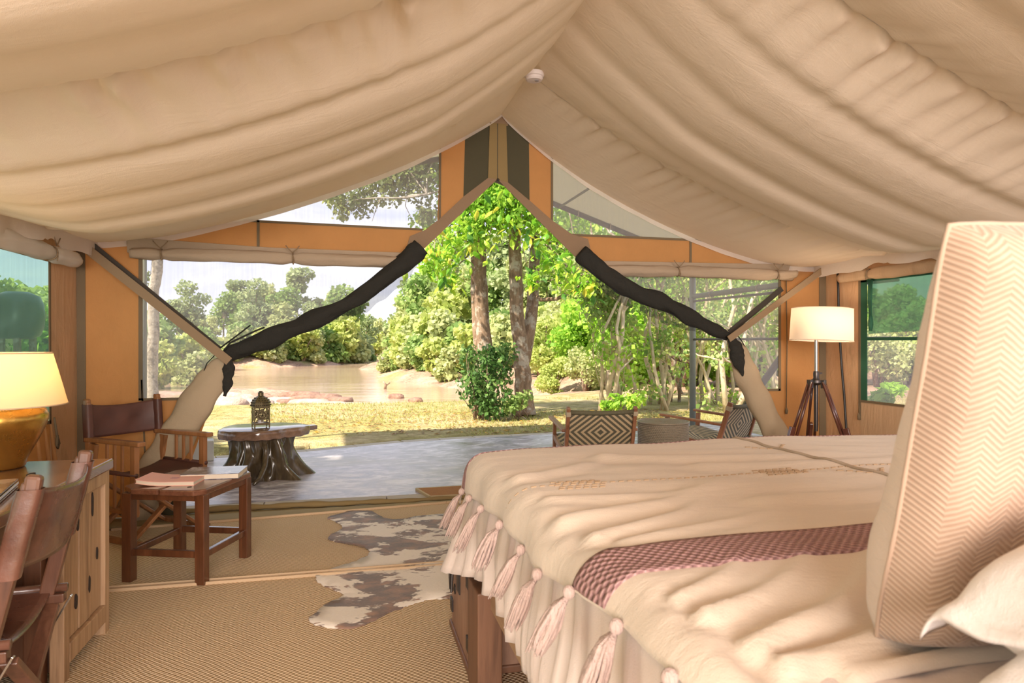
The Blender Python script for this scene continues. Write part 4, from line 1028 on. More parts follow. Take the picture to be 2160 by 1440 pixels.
# trunk at the foot
tk = thing('trunk', 'old wooden trunk with iron handle standing at the foot of the bed', 'trunk', (0.85, 2.79, 0.010))
def bw(m, name, mat, par=tk, **k): return m.build(name, mat, par, world=True, **k)
bw(MB().box((0.88, 2.79, 0.225), (0.86, 0.48, 0.40)), 'box_body', M['trunkwood'], bevel=0.01)
bw(MB().box((0.88, 2.79, 0.436), (0.88, 0.50, 0.03)), 'lid', M['trunkwood'], bevel=0.008)
bw(MB().box((0.88, 2.79, 0.026), (0.88, 0.50, 0.030)), 'plinth', M['bedwood'], bevel=0.006)
xh = 0.448
pt = bw(MB().box((xh, 2.82, 0.295), (0.008, 0.07, 0.12)), 'handle_plate', M['iron'], bevel=0.002)
hm = MB().tube([(xh-0.004, 2.795, 0.335), (xh-0.03, 2.795, 0.33), (xh-0.034, 2.795, 0.25), (xh-0.03, 2.845, 0.245), (xh-0.034, 2.845, 0.33), (xh-0.004, 2.845, 0.335)], 0.006, 7)
bw(hm, 'handle', M['iron'], smooth=True)
for z in (0.36, 0.12):
    bw(MB().box((xh-0.001, 2.585, z), (0.01, 0.05, 0.055)), 'corner_bracket', M['iron'], bevel=0.002)
    bw(MB().box((xh-0.001, 3.0, z), (0.01, 0.05, 0.055)), 'corner_bracket', M['iron'], bevel=0.002)
bw(MB().lathe([(0.022, 0), (0.022, 0.006), (0.006, 0.010), (0, 0.010)], 14, (0, 0, 0)), 'lock_escutcheon', M['iron'])
lo = bpy.data.objects['lock_escutcheon']; lo.data.transform(Matrix.Translation((0.85, 2.79, 0.010))); lo.data.transform(Matrix.Rotation(-PI/2, 4, 'Y')); lo.data.transform(Matrix.Translation(Vector((xh, 2.93, 0.22))-Vector((0.85, 2.79, 0.010))-Vector((0.0, 0, 0)))); 
lo.data.transform(Matrix.Identity(4))
_c = sum((v.co for v in lo.data.vertices), Vector())/len(lo.data.vertices); lo.data.transform(Matrix.Translation(Vector((xh-0.85-0.002, 2.93-2.79, 0.21-0.010))-_c))

FOLDS = [  # ridge lines in plan: (x0,y0,x1,y1,width,height)
    (0.60, 0.86, 1.00, 1.12, 0.030, 0.016), (0.62, 0.80, 1.15, 0.96, 0.030, 0.018), (0.56, 0.95, 0.85, 1.14, 0.022, 0.012), (0.70, 0.76, 1.3, 0.86, 0.03, 0.016),
    (0.54, 1.02, 0.72, 1.16, 0.02, 0.010), (0.56, 1.40, 0.90, 1.62, 0.035, 0.012), (0.55, 1.55, 1.05, 1.78, 0.045, 0.012), (0.56, 1.72, 0.95, 1.72, 0.035, 0.008),
    (0.60, 1.34, 1.0, 1.47, 0.03, 0.008), (0.56, 2.05, 0.9, 2.30, 0.05, 0.010), (0.95, 2.25, 1.6, 2.10, 0.06, 0.008), (1.1, 1.55, 1.7, 1.62, 0.06, 0.007), (1.2, 2.0, 1.9, 1.98, 0.07, 0.007)]
def bump_h(x, y):
    h = 0.010*mn.noise(Vector((x*2.0, y*2.4, 3.0)))+0.0045*mn.noise(Vector((x*3, y*11+x*3, 8.0)))
    for x0, y0, x1, y1, w, hh in FOLDS:
        dx, dy = x1-x0, y1-y0; L2 = dx*dx+dy*dy
        t = max(-0.1, min(1.1, ((x-x0)*dx+(y-y0)*dy)/L2)); bow = 0.05*math.sin(PI*t)
        d = math.hypot(x-x0-t*dx-bow*dy*2, y-y0-t*dy+bow*dx)
        w *= 0.72; h += 1.05*hh*math.exp(-(d/w)**2)*(1-0.6*max(0, t))-0.8*hh*math.exp(-((d-1.8*w)/w)**2)*(1-max(0, min(1, t)))
    return h
# ---- valance sheet hanging round the bed
sh = MB()
rs = np.random.RandomState(11)
PW = [(rs.uniform(.4, 1.0), rs.uniform(0, 6.28), rs.uniform(22, 95)) for _ in range(11)]
def pleat(s): return sum(a*(1-1.45*abs(math.sin((s*f+p)/2))**0.8) for a, p, f in PW)/4.0
def edge(s):      # plan outline: along the left side to the foot corner, then along the foot, then the right side
    L1, R = BYF-0.08-0.15, 0.09
    if s < L1: return (BX0, 0.15+s, -1, 0)
    s -= L1; A = R*PI/2
    if s < A:
        t = s/R; return (BX0+R-R*math.cos(t), BYF-0.08+R*math.sin(t)-0.01, -math.cos(t), math.sin(t))
    s -= A; L2 = BX1-BX0-2*R
    if s < L2: return (BX0+R+s, BYF, 0, 1)
    s -= L2
    if s < A:
        t = s/R; return (BX1-R+R*math.sin(t), BYF-R+R*math.cos(t), math.sin(t), math.cos(t))
    s -= A; return (BX1, BYF-R-s, 1, 0)
STOT = (BYF-0.23)+0.09*PI/2*2+(BX1-BX0-0.18)+2.3
def sheetf(u, v):
    s = u*STOT; x, y, nx, ny = edge(s)
    corner = math.exp(-((s-(BYF-0.23+0.07))/0.16)**2)
    zt, zb = 0.80, 0.435-0.02*math.sin(s*2.3)-0.025*corner
    p = pleat(s)
    out = 0.006+0.022*v+0.060*p*v**0.8*(1-0.3*corner)+0.13*corner*v**0.9+0.014*math.sin(v*5+s*3)*v
    return (x+nx*max(0.002, out), y+ny*max(0.002, out), zt+(zb-zt)*v)
sh.grid(sheetf, 520, 12)
def sheettop(u, v):
    x = BX0+0.004+(BX1-BX0-0.008)*u; y = 0.18+(BYF-0.20)*v
    e = min(1, min(x-BX0, BX1-x, BYF-y)/0.10); e = e*(2-e)
    return (x, y, 0.80+(BZ-0.80-0.010+0.016*math.sin(PI*min(1, max(0, (x-BX0)/(BX1-BX0))))+bump_h(x, y)+(0.006*math.sin(x*40+y*30)*math.sin(y*23-x*9) if y < 0.8 else 0))*e)
sh.grid(sheettop, 60, 60)
tag(sh.build('bed_sheet', M['sheet'], smooth=True, solid=0.004), 'pale pleated linen sheet hanging over the side of the bed', 'bed sheet')

# ---- throw
RZ = 0.085
HEMD = [(0.72, 0.05), (0.86, 0.042), (1.05, 0.05), (1.24, 0.06), (1.36, 0.085), (1.51, 0.105), (1.7, 0.10), (1.88, 0.095), (2.2, 0.115), (2.61, 0.15), (2.8, 0.16)]
def hemlen(y):
    d = interp(y, HEMD)
    return RZ*math.acos(max(-1, 1-d/RZ)) if d < RZ else RZ*PI/2+(d-RZ)
def roll(q):        # q > 0 beyond the edge line: returns (outward, drop)
    if q <= 0: return (q, 0.0)
    if q < RZ*PI/2: return (RZ*math.sin(q/RZ), RZ*(1-math.cos(q/RZ)))
    e = q-RZ*PI/2; return (RZ+0.10*e, RZ+0.99*e)
TX0, TX1, TYF, TYN = BX0+RZ-0.045, BX1-RZ+0.03, BYF-RZ+0.02, 0.74
def throw_pt(x, y, lift=0.0):
    # x, y are cloth coordinates; beyond the edge lines they roll over the side
    qx = max(TX0-x, x-TX1, 0); qy = max(y-TYF, 0)
    ox, dx = roll(qx); oy, dy = roll(qy)
    X = TX0-ox if x < TX0 else (TX1+ox if x > TX1 else x)
    Y_ = TYF+oy if y > TYF else y
    drop = (dx**2.2+dy**2.2)**(1/2.2) if (dx or dy) else 0
    near = 0.006*math.sin(y*21+1)*min(1, qx/0.12) if qx else 0
    k = max(0.15, 1-drop/0.10)
    z = BZ+0.004+0.018*math.sin(PI*min(1, max(0, (X-BX0)/(BX1-BX0))))-drop+bump_h(x, y)*k+lift-0.013*(1-smoothstep(0.74, 0.82, y))
    return (X-near*(1 if x < TX0 else 0), Y_, z)
def ylist():
    return [0.74+0.0168*i for i in range(int((TYF+0.24-0.74)/0.0168)+1)]
def xlist(y):
    a = TX0-hemlen(y); b = TX1+0.30
    near = [a+(0.95-a)*i/42 for i in range(42)]; far = [0.95+(b-0.95)*i/70 for i in range(71)]
    return near+far
def throw_part(y0, y1, name, mat, lift=0.0, ny=None, parent=None):
    n = ny or max(2, int((y1-y0)/0.0165)); m = MB(); rows = []
    for j in range(n+1):
        y = y0+(y1-y0)*j/n; xs = xlist(min(y, 2.7)); rows.append([throw_pt(x, y, lift) for x in xs])
    w = len(rows[0]); m.v = [p for r in rows for p in r]; m.uv = [(0, 0)]*len(m.v)
    m.f = [(j*w+i, j*w+i+1, (j+1)*w+i+1, (j+1)*w+i) for j in range(n) for i in range(w-1)]
    return m.build(name, M[mat], parent, smooth=True, solid=0.007, world=True)
tw = thing('throw_blanket', 'cream throw with mauve stripe and pink tassels spread over the bed', 'blanket', (1.56, 1.6, 0.86))
throw_part(TYN, TYF+0.20, 'woven_field', 'throw', 0.0, parent=tw)
throw_part(1.125, 1.275, 'stripe_band', 'knit', 0.0045, parent=tw, ny=10)
throw_part(TYF+0.03, TYF+0.13, 'end_band', 'knit', 0.004, parent=tw, ny=6)
# centre braid
m = MB(); m.tube([throw_pt(1.55+0.004*math.sin(i*1.3), 0.8+i*0.0355, 0.006) for i in range(50)], 0.006, 6)
m.build('seam_braid', M['seam'], tw, smooth=True, world=True)
# embroidery
def dash(m, x, y, l, ang=0.0, w=0.004):
    a = Vector(throw_pt(x-l/2*math.cos(ang), y-l/2*math.sin(ang), 0.005)); b = Vector(throw_pt(x+l/2*math.cos(ang), y+l/2*math.sin(ang), 0.005))
    m.bar(a, b, w, 0.003)
m = MB()
x = TX0-hemlen(1.86)+0.01
while x < 2.6:
    if not any(c-0.075 < x < c+0.075 for c in (0.64, 1.30, 1.92)): dash(m, x, 1.86+0.01*math.sin(x*5), 0.015)
    x += 0.026
for cx in (0.64, 1.30, 1.92):
    for r in range(5):
        for k in range(6): dash(m, cx-0.062+k*0.024+(0.009 if r % 2 else 0), 1.815+r*0.021+0.01*math.sin(cx*5), 0.016, 0, 0.006)
for cy in (2.28, 1.78):
    for s in (-1, 1):
        for k in range(4): dash(m, 1.55+s*(0.022+k*0.018), cy+0.02*k-0.03, 0.018, 0.3*s, 0.006)
eb = m.build('embroidery', M['stitch'], tw, world=True); eb['kind'] = 'stuff'
# tassels along the left hem
def tassel(y, L, r, seed, swing):
    rr = random.Random(seed)
    e = Vector(throw_pt(TX0-hemlen(y)+0.006, y, 0.0)); n_ = 18
    t = bpy.data.objects.new('tassel', None); C.objects.link(t); t.parent = tw
    o = e-Vector(tw.location); t.location = o
    def dirv(v): return Vector((-0.012-0.055*v*L/0.12, swing*v, -L*v))
    MB().ball((-0.014, 0, -0.006), 0.0125, 8, (1, 1, 1.1)).build('knot', M['tassel'], t, smooth=True)
    m = MB()
    for k in range(26):      # bundled strands
        a = 2*PI*k/26*1.0+rr.uniform(-.2, .2); q = rr.uniform(0.55, 1.0)*r; Lk = rr.uniform(0.88, 1.08)
        pts = [Vector((-0.014, 0, -0.012))]
        for i in range(1, 6):
            v = i/5; fl = (0.32+0.9*math.sin(min(1, v*1.15)*PI*0.62))
            c = dirv(v*Lk); pts.append(Vector((-0.014+c.x+q*math.cos(a)*fl*0.7, c.y+q*math.sin(a)*fl+0.002*math.sin(v*8+k), -0.012+c.z)))
        m.tube(pts, [0.0038, 0.0042, 0.0042, 0.004, 0.0036, 0.0016], 5)
    m.build('strands', M['tassel'], t, smooth=True)
for i, (y, L, r) in enumerate(((2.545, 0.125, 0.020), (2.36, 0.115, 0.020), (2.13, 0.12, 0.021), (1.875, 0.105, 0.026), (1.66, 0.11, 0.022), (1.475, 0.105, 0.020), (1.262, 0.105, 0.024), (1.055, 0.105, 0.025), (0.862, 0.10, 0.024))):
    tassel(y, L, r, i, -0.01 if i % 2 else 0.012)

# ---- pillows
def pillow_mesh(w, h, t, flange, seed, wr=0.012, n=44, ex=2.6, pinch=0.05, half=0, far=None):
    rr = random.Random(seed); off = Vector((rr.uniform(0, 50), rr.uniform(0, 50), 0))
    def mk(sgn):
        def fn(u, v):
            x, y = 2*u-1, 2*v-1
            ix, iy = max(abs(x)-0, 0), max(abs(y)-0, 0)
            fx, fy = 1-flange/(w/2), 1-flange/(h/2)
            tx, ty = min(1, abs(x)/fx), min(1, abs(y)/fy)
            k = max(0, (1-tx**ex))**0.55*max(0, (1-ty**ex))**0.55
            if far and sgn < 0: k *= far(v)
            px = x*w/2*(1-pinch*(1-y*y)*abs(x)**3*-1*0-pinch*0); sx = 1-pinch*(1-abs(y)**2)*abs(x)**4; sy = 1-pinch*(1-abs(x)**2)*abs(y)**4
            z = sgn*t/2*k
            cf = 1-0.03*(abs(x)*abs(y))**5; sx *= cf; sy *= cf
            q = Vector((x*w*3, y*h*3, 0))+off
            z += wr*mn.noise(q*1.5)*(0.4+0.6*k)*1.0+wr*0.8*mn.noise(q*3.3+Vector((9, 0, sgn*3)))*k
            if flange and (tx >= 1 or ty >= 1): z += 0.012*mn.noise(q*2.2)+sgn*0.0015
            return (x*w/2*sx, y*h/2*sy, z+sgn*0.002)
        return fn
    m = MB()
    if half: m.grid(mk(half), n, n); return m
    m.grid(mk(1), n, n); o = len(m.v); m.grid(mk(-1), n, n)
    W = n+1; ring_ = [i for i in range(W)]+[j*W+n for j in range(1, W)]+[n*W+i for i in range(n-1, -1, -1)]+[j*W for j in range(n-1, 0, -1)]
    for a, b in zip(ring_, ring_[1:]+ring_[:1]): m.f.append((a, b, o+b, o+a))
    return m
def place(o, loc, right, up):
    r = Vector(right).normalized(); u = Vector(up); u = (u-r*u.dot(r)).normalized(); n = r.cross(u)
    Mx = Matrix((r, u, n)).transposed().to_4x4(); Mx.translation = Vector(loc); o.matrix_world = Mx
    o.location, o.rotation_euler = Mx.to_translation(), Mx.to_euler()
# herringbone cushion, standing
cu = thing('cushion', 'big square herringbone cushion standing upright on the bed behind the white pillows', 'cushion')
r_ = Vector((0.99, -0.10, 0.0)); u_ = Vector((0.055, -0.14, 0.56))
A = Vector((0.676, 0.815, 0.862))
place(cu, A+r_.normalized()*0.31+u_.normalized()*0.292, r_, u_)
tp = lambda v: 1.15-0.85*v
pillow_mesh(0.62, 0.585, 0.15, 0.0, 21, 0.008, 56, ex=9, pinch=0.03, half=1).build('herringbone_cover', M['herring'], cu, smooth=True)
pillow_mesh(0.62, 0.585, 0.20, 0.0, 21, 0.012, 56, ex=9, pinch=0.03, half=-1, far=tp).build('plain_cover', M['cushion_edge'], cu, smooth=True, label='plain cream ribbed far side')
n = 40; m = MB(); pe = []
for k in range(4*n):
    s_, t_ = divmod(k, n); f_ = 2*t_/n-1
    x, y = [(f_, -1), (1, f_), (-f_, 1), (-1, -f_)][s_]
    sx = 1-0.03*(1-abs(y)**2)*abs(x)**4; sy = 1-0.03*(1-abs(x)**2)*abs(y)**4
    cf = 1-0.03*(abs(x)*abs(y))**5; pe.append((x*0.31*sx*cf, y*0.2925*sy*cf, 0.001*math.sin(k*0.35)))
m.tube(pe+pe[:1], [0.0035*(1+0.08*math.sin(i*1.9)) for i in range(4*n+1)], 8, caps=False).build('ribbed_piping', M['herring'], cu, smooth=True)
def pil(label, loc, right, up, w, h, t, fl_, seed):
    pm = pillow_mesh(w, h, t, fl_, seed, 0.020, 60, ex=3.4, pinch=0.06); pm.v = [(a*(1-0.035*max(0, (abs(2*a/w)-0.84)/0.16)), b*(1-0.05*max(0, (abs(2*b/h)-0.84)/0.16)), c-0.035*max(0, (abs(2*a/w)-0.78)/0.22)**1.6-0.05*max(0, (abs(2*b/h)-0.78)/0.22)**1.6) for a, b, c in pm.v]; o = pm.build('pillow', M['pillow'], smooth=True); place(o, loc, right, up); return tag(o, label, 'pillow')
pil('white pillow with a wide flange, lying lowest at the near corner of the bed', (1.055, 0.40, 0.935), (1, 0.03, 0.01), (0.0, 1, 0.02), 0.86, 0.48, 0.17, 0.035, 31)
pil('white pillow with a wide flange, on top at the near corner of the bed', (1.065, 0.45, 1.00), (1, -0.02, 0.03), (0.02, 1, 0.0), 0.86, 0.48, 0.24, 0.035, 37)

# ---- tripod floor lamp
FX, FY = 3.80, 4.95
flm = thing('floor_lamp', 'tripod floor lamp with white drum shade beside the right canvas wall', 'lamp', (FX, FY, 0.012))
MB().lathe([(0.248, 1.275), (0.240, 1.545)], 72).build('drum_shade', M['shade_white'], flm, smooth=True)
o = bpy.data.objects['drum_shade']; bm = bmesh.new(); bm.from_mesh(o.data); bmesh.ops.delete(bm, geom=[f for f in bm.faces if len(f.verts) > 4], context='FACES'); bm.to_mesh(o.data); bm.free()
o.rotation_euler = (0.0, 0.045, 0.2)
r1 = ring(0.248, 1.276, 0.003); r1.build('shade_rim', M['shade_white'], flm, smooth=True).rotation_euler = (0, 0.045, 0.2)
ring(0.240, 1.544, 0.003).build('shade_rim', M['shade_white'], flm, smooth=True).rotation_euler = (0, 0.045, 0.2)
MB().tube([(0, 0, 0.95), (0, 0, 1.44)], 0.014, 14).build('pole', M['lampsteel'], flm, smooth='auto')
MB().lathe([(0.0, 0.90), (0.03, 0.905), (0.055, 0.925), (0.055, 0.945), (0.03, 0.95), (0.022, 0.965), (0.024, 1.0), (0.02, 1.02), (0.0, 1.02)], 20).build('hub', M['gunmetal'], flm, smooth='auto')
MB().bar((0.02, 0, 1.0), (0.055, 0, 1.005), 0.012, 0.012).build('clamp_screw', M['gunmetal'], flm)
MB().tube([(0, 0, 0.925), (0, 0, 0.60), (0, 0, 0.52)], [0.018, 0.018, 0.014], 12).build('centre_column', M['gunmetal'], flm, smooth='auto')
for k in range(3):
    a = math.radians(-63+120*k)+0.1
    ca, sa = math.cos(a), math.sin(a)
    top = Vector((ca*0.06, sa*0.06, 0.93)); mid = Vector((ca*0.23, sa*0.23, 0.45)); bot = Vector((ca*0.40, sa*0.40, 0.0))
    lg = bpy.data.objects.new('leg', None); C.objects.link(lg); lg.parent = flm
    pv = Vector((-sa, ca, 0))
    for s in (-1, 1):
        MB().tube([top+pv*0.017*s, mid+pv*0.03*s], 0.012, 8).build('leg_rod', M['tripodwood'], lg, smooth=True)
    MB().bar(mid+Vector((0, 0, 0.14)).lerp(Vector((0, 0, 0)), 0.2), bot, 0.030, 0.05, (ca, sa, 0)).build('lower_leg', M['tripodwood'], lg, bevel=0.004)
    MB().bar(top+Vector((0, 0, 0.02)), top-Vector((0, 0, 0.05)), 0.05, 0.03, (ca, sa, 0)).build('leg_joint', M['gunmetal'], lg, bevel=0.003)
MB().ball((0, 0, 1.40), 0.035, 10).build('bulb', M['bulb'], flm, smooth=True)
pl = bpy.data.lights.new('floor_lamp_light', 'POINT'); po = bpy.data.objects.new('floor_lamp_light', pl); C.objects.link(po)
pl.energy = 4; pl.color = (1.0, 0.76, 0.52); pl.shadow_soft_size = 0.05; po.location = (FX+0.06, FY, 1.43)

# ================================================================== THE PORCH
patio = struct('trim_1', (1.4, 7.2, -0.02), 'swirled grey cement porch floor')
MB().prism([(-3.4, 5.86), (5.6, 5.86), (5.6, 9.85), (2.72, 9.20), (1.68, 9.10), (0.70, 8.92), (-0.47, 8.43), (-1.43, 8.18), (-3.4, 7.7)], -0.16, -0.022).build('cement_slab', M['cement'], patio, world=True)
x = -3.4; i = 0
while x < 5.4:     # paver strip along the tent sill
    L = 0.92+0.05*math.sin(i*2.7)
    MB().box((x+L/2, 5.712, -0.075+0.002*(i % 2)), (L-0.008, 0.27, 0.11)).build('paver', M['paver'], patio, world=True, bevel=0.005); x += L; i += 1
edge_ = [(-3.4, 7.7), (-1.43, 8.18), (-0.47, 8.43), (0.70, 8.92), (1.68, 9.10), (2.72, 9.20), (5.6, 9.85)]
for (x0, y0), (x1, y1) in zip(edge_, edge_[1:]):   # outer kerb stones
    L = math.hypot(x1-x0, y1-y0); n = max(1, round(L/0.62)); ux, uy = (x1-x0)/L, (y1-y0)/L
    for k in range(n):
        a, b = (k+0.01)*L/n, (k+0.99)*L/n
        pts = [(x0+ux*a, y0+uy*a), (x0+ux*b, y0+uy*b), (x0+ux*b-uy*0.16, y0+uy*b+ux*0.16), (x0+ux*a-uy*0.16, y0+uy*a+ux*0.16)]
        MB().prism(pts, -0.16, -0.020).build('kerb_stone', M['paver'], patio, world=True, bevel=0.006)

dm = thing('doormat', 'orange coir doormat on the porch at the doorway sill, by the bed foot', 'doormat', (1.15, 5.83, -0.02))
MB().prism([(0.58, 5.99), (0.66, 5.66), (1.62, 5.66), (1.62, 6.02)], -0.0195, 0.0).build('coir_pile', M['coir'], dm, world=True)
for a, b in (((0.58, 5.99), (0.66, 5.66)), ((0.66, 5.66), (1.62, 5.66)), ((0.58, 5.99), (1.62, 6.02))):
    MB().bar((*a, -0.010), (*b, -0.010), 0.02, 0.022).build('edge_strip', M['coir_edge'], dm, world=True)

# whitewashed steps at the left end of the porch
ws = thing('cement_step', 'stepped whitewashed cement block at the left edge of the porch', 'step', (-1.8, 8.3, -0.02))
MB().prism([(-2.9, 7.90), (-1.42, 7.98), (-1.46, 8.20), (-2.9, 8.14)], -0.02, 0.20).build('lower_tread', M['whitewash'], ws, world=True, bevel=0.012)
MB().prism([(-2.9, 7.75), (-1.58, 7.82), (-1.60, 8.08), (-2.9, 8.10)], 0.20, 0.28).build('upper_tread', M['whitewash'], ws, world=True, bevel=0.012)

# ---- stump coffee table
sx_, sy_ = -0.80, 6.95
stb = thing('stump_table', 'tree stump coffee table with live edge slab and twisted roots on the porch', 'table', (sx_, sy_, -0.022))
rs = np.random.RandomState(5)
lobes = [0.2, 1.0, 1.9, 2.75, 3.6, 4.5, 5.35]
def rootf(u, v):
    t = 2*PI*u; 
    k = 0.0
    for j, l in enumerate(lobes):
        tw_ = l+0.35*(1-v)*math.sin(j*2.3)
        d = math.atan2(math.sin(t-tw_), math.cos(t-tw_)); k = max(k, math.exp(-(d/(0.20+0.08*v))**2)*(1+0.25*math.sin(j*1.7)))
    flare = (1-v)**1.7
    r = 0.19+0.05*v*v+0.10*flare*0.5+k*(0.05+0.19*flare)+0.012*math.sin(t*17+v*6)*(0.4+v)+0.02*math.sin(t*9-v*5)
    return (r*math.cos(t), r*math.sin(t), 0.41*v)
MB().grid(rootf, 160, 26, closeu=True).build('root_base', M['root'], stb, smooth=True)
for j in range(6):
    a = lobes[j]+0.35; r0 = 0.22
    MB().tube([(r0*math.cos(a), r0*math.sin(a), 0.40), (0.235*math.cos(a+.1), 0.235*math.sin(a+.1), 0.28), (0.28*math.cos(a+.05), 0.28*math.sin(a+.05), 0.15), (0.37*math.cos(a-.1), 0.37*math.sin(a-.1), 0.05), (0.44*math.cos(a-.2), 0.44*math.sin(a-.2), 0.012)], [0.035, 0.032, 0.03, 0.026, 0.012], 8).build('root', M['root'], stb, smooth=True)
def slabr(t): return 0.365*(1+0.08*math.sin(2*t+0.6)+0.055*math.sin(3*t+1)+0.035*math.sin(5*t+2)+0.015*math.sin(11*t))
m = MB(); N = 90; prof = [(0.94, 0.392), (0.985, 0.400), (1.0, 0.425), (1.0, 0.462), (0.985, 0.478), (0.965, 0.482)]
vs = [(slabr(2*PI*k/N)*f_*1.05*math.cos(2*PI*k/N), slabr(2*PI*k/N)*f_*math.sin(2*PI*k/N), z+0.004*math.sin(k*1.3)*(1 if z < 0.47 else 0)) for f_, z in prof for k in range(N)]
fs = [(j*N+k, j*N+(k+1) % N, (j+1)*N+(k+1) % N, (j+1)*N+k) for j in range(len(prof)-1) for k in range(N)]+[tuple(range(N-1, -1, -1)), tuple((len(prof)-1)*N+k for k in range(N))]
m.add(vs, fs).build('slab_top', M['slabtop'], stb, smooth='auto')
MB().prism([(0.30, 0.02), (0.38, 0.05), (0.50, 0.20), (0.47, 0.26), (0.30, 0.22)], 0.418, 0.462).build('slab_spur', M['slabtop'], stb, bevel=0.008)

# ---- lantern
ln = thing('lantern', 'pierced brass lantern with domed top standing on the stump table', 'lantern', (sx_-0.01, sy_-0.06, 0.462), 0.30)
hb = 0.066
for s1 in (-1, 1):
    for s2 in (-1, 1):
        MB().box((s1*hb, s2*hb, 0.098), (0.012, 0.012, 0.196)).build('corner_post', M['lantern'], ln, bevel=0.002)
for k in range(4):
    R = Matrix.Rotation(k*PI/2, 3, 'Z')
    m = MB(); zc = 0.12
    def P(x, z): return R @ Vector((x, -hb, z))
    m.bar(P(-hb, 0.04), P(hb, 0.04), 0.006, 0.014); m.bar(P(-hb, 0.192), P(hb, 0.192), 0.006, 0.012)
    for a in range(8):
        t = a*PI/4; c, s = math.cos(t), math.sin(t)
        m.bar(P(0.010*c, zc+0.010*s), P(0.034*c, zc+0.034*s), 0.011, 0.004, R @ Vector((0, 1, 0)))
        c2, s2_ = math.cos(t+PI/4), math.sin(t+PI/4)
        m.bar(P(0.034*c, zc+0.034*s), P(0.034*c2, zc+0.034*s2_), 0.010, 0.004, R @ Vector((0, 1, 0)))
        rr_ = 0.056 if a % 2 == 0 else 0.074
        m.bar(P(0.034*c, zc+0.034*s), P(max(-hb, min(hb, rr_*c)), max(0.045, min(0.19, zc+rr_*s*1.1))), 0.013, 0.004, R @ Vector((0, 1, 0)))
        tm = t+PI/8; m.bar(P(0.024*math.cos(tm), zc+0.024*math.sin(tm)), P(0.048*math.cos(tm), zc+0.048*math.sin(tm)), 0.014, 0.004, R @ Vector((0, 1, 0)))
    m.build('pierced_panel', M['lantern'], ln)
MB().box((0, 0, 0.034), (0.146, 0.146, 0.010)).build('base_tray', M['lantern'], ln, bevel=0.002)
MB().box((0, 0, 0.200), (0.152, 0.152, 0.012)).build('cornice', M['lantern'], ln, bevel=0.003)
MB().lathe([(0.094, 0.205), (0.090, 0.225), (0.086, 0.245), (0.072, 0.268), (0.052, 0.286), (0.034, 0.298), (0.024, 0.302)], 8).build('dome', M['lantern'], ln)
m = MB()
for z, r in ((0.214, 0.093), (0.24, 0.088)):
    for k in range(32): m.ball((r*math.cos(k*PI/16), r*math.sin(k*PI/16), z), 0.0045, 4)
for z, r in ((0.262, 0.076), (0.28, 0.058)):
    for k in range(16): m.ball((r*math.cos(k*PI/8), r*math.sin(k*PI/8), z), 0.005, 4)
m.build('dome_beading', M['knot'], ln)
MB().lathe([(0.026, 0.300), (0.026, 0.328), (0.030, 0.332), (0.020, 0.336), (0.016, 0.345), (0.0, 0.350)], 16).build('chimney_cap', M['lantern'], ln, smooth='auto')
MB().lathe([(0.0, 0.04), (0.028, 0.04), (0.028, 0.10), (0.0, 0.102)], 16).build('candle', M['white_plastic'], ln, smooth='auto')

# ---- woven lounge chairs (local: faces +y)
def lounge(label, loc, rz):
    t = thing('lounge_chair', label, 'chair', loc, rz, )
    hw = 0.315; wm = M['loungewood']
    def bk(z): return -0.26-(z-0.25)*0.30
    for s in (-1, 1):
        MB().bar((s*hw, bk(0.0)+0.02, 0.0), (s*hw, bk(0.70), 0.70), 0.034, 0.05, (0, 1, 0)).build('back_post', wm, t, bevel=0.007)
        MB().bar((s*hw, 0.36, 0.0), (s*hw, 0.33, 0.50), 0.034, 0.045, (0, 1, 0)).build('front_leg', wm, t, bevel=0.006)
        MB().bar((s*(hw+0.02), bk(0.48)+0.02, 0.475), (s*(hw+0.025), 0.40, 0.525), 0.055, 0.026).build('armrest', wm, t, bevel=0.008)
        MB().bar((s*hw, -0.26, 0.22), (s*hw, 0.36, 0.34), 0.03, 0.05).build('seat_rail', wm, t, bevel=0.005)
        for z in (0.64, 0.29):
            MB().bar((s*hw, bk(z-0.022), z-0.022), (s*hw, bk(z+0.022), z+0.022), 0.042, 0.058, (0, 1, 0)).build('rawhide_binding', M['hide'], t, bevel=0.004)
    MB().tube([(-hw, bk(0.655), 0.655), (-hw*0.5, bk(0.645)-0.006, 0.645), (0, bk(0.64)-0.008, 0.641), (hw*0.5, bk(0.645)-0.006, 0.645), (hw, bk(0.655), 0.655)], 0.021, 12).build('top_rail', M['cord'], t, smooth=True)
    MB().tube([(-hw, bk(0.285), 0.285), (hw, bk(0.285), 0.285)], 0.018, 12).build('bottom_rail', M['cord'], t, smooth=True)
    MB().bar((-hw, 0.36, 0.335), (hw, 0.36, 0.335), 0.04, 0.03).build('front_rail', wm, t, bevel=0.005)
    def back(u, v):
        x = (u-0.5)*2*(hw-0.012); z = 0.295+v*(0.345-0.012*4*u*(1-u)); return (x, bk(z)-0.010*4*u*(1-u)+0.012, z)
    MB().grid(back, 24, 16).build('woven_back', M['diamond'], t, smooth=True, solid=0.014)
    def seat(u, v):
        return ((u-0.5)*2*(hw-0.012), -0.24+0.60*v, 0.245+0.112*v-0.03*math.sin(PI*u)*math.sin(PI*v))
    MB().grid(seat, 24, 16).build('woven_seat', M['diamond'], t, smooth=True, solid=0.014)
    return t
lounge('woven lounge chair seen from behind, its diamond back square to the camera', (2.32, 6.30, -0.022), math.radians(-7))
lounge('woven lounge chair turned sideways to the left, at the right of the drum table', (3.74, 6.55, -0.022), math.radians(31))

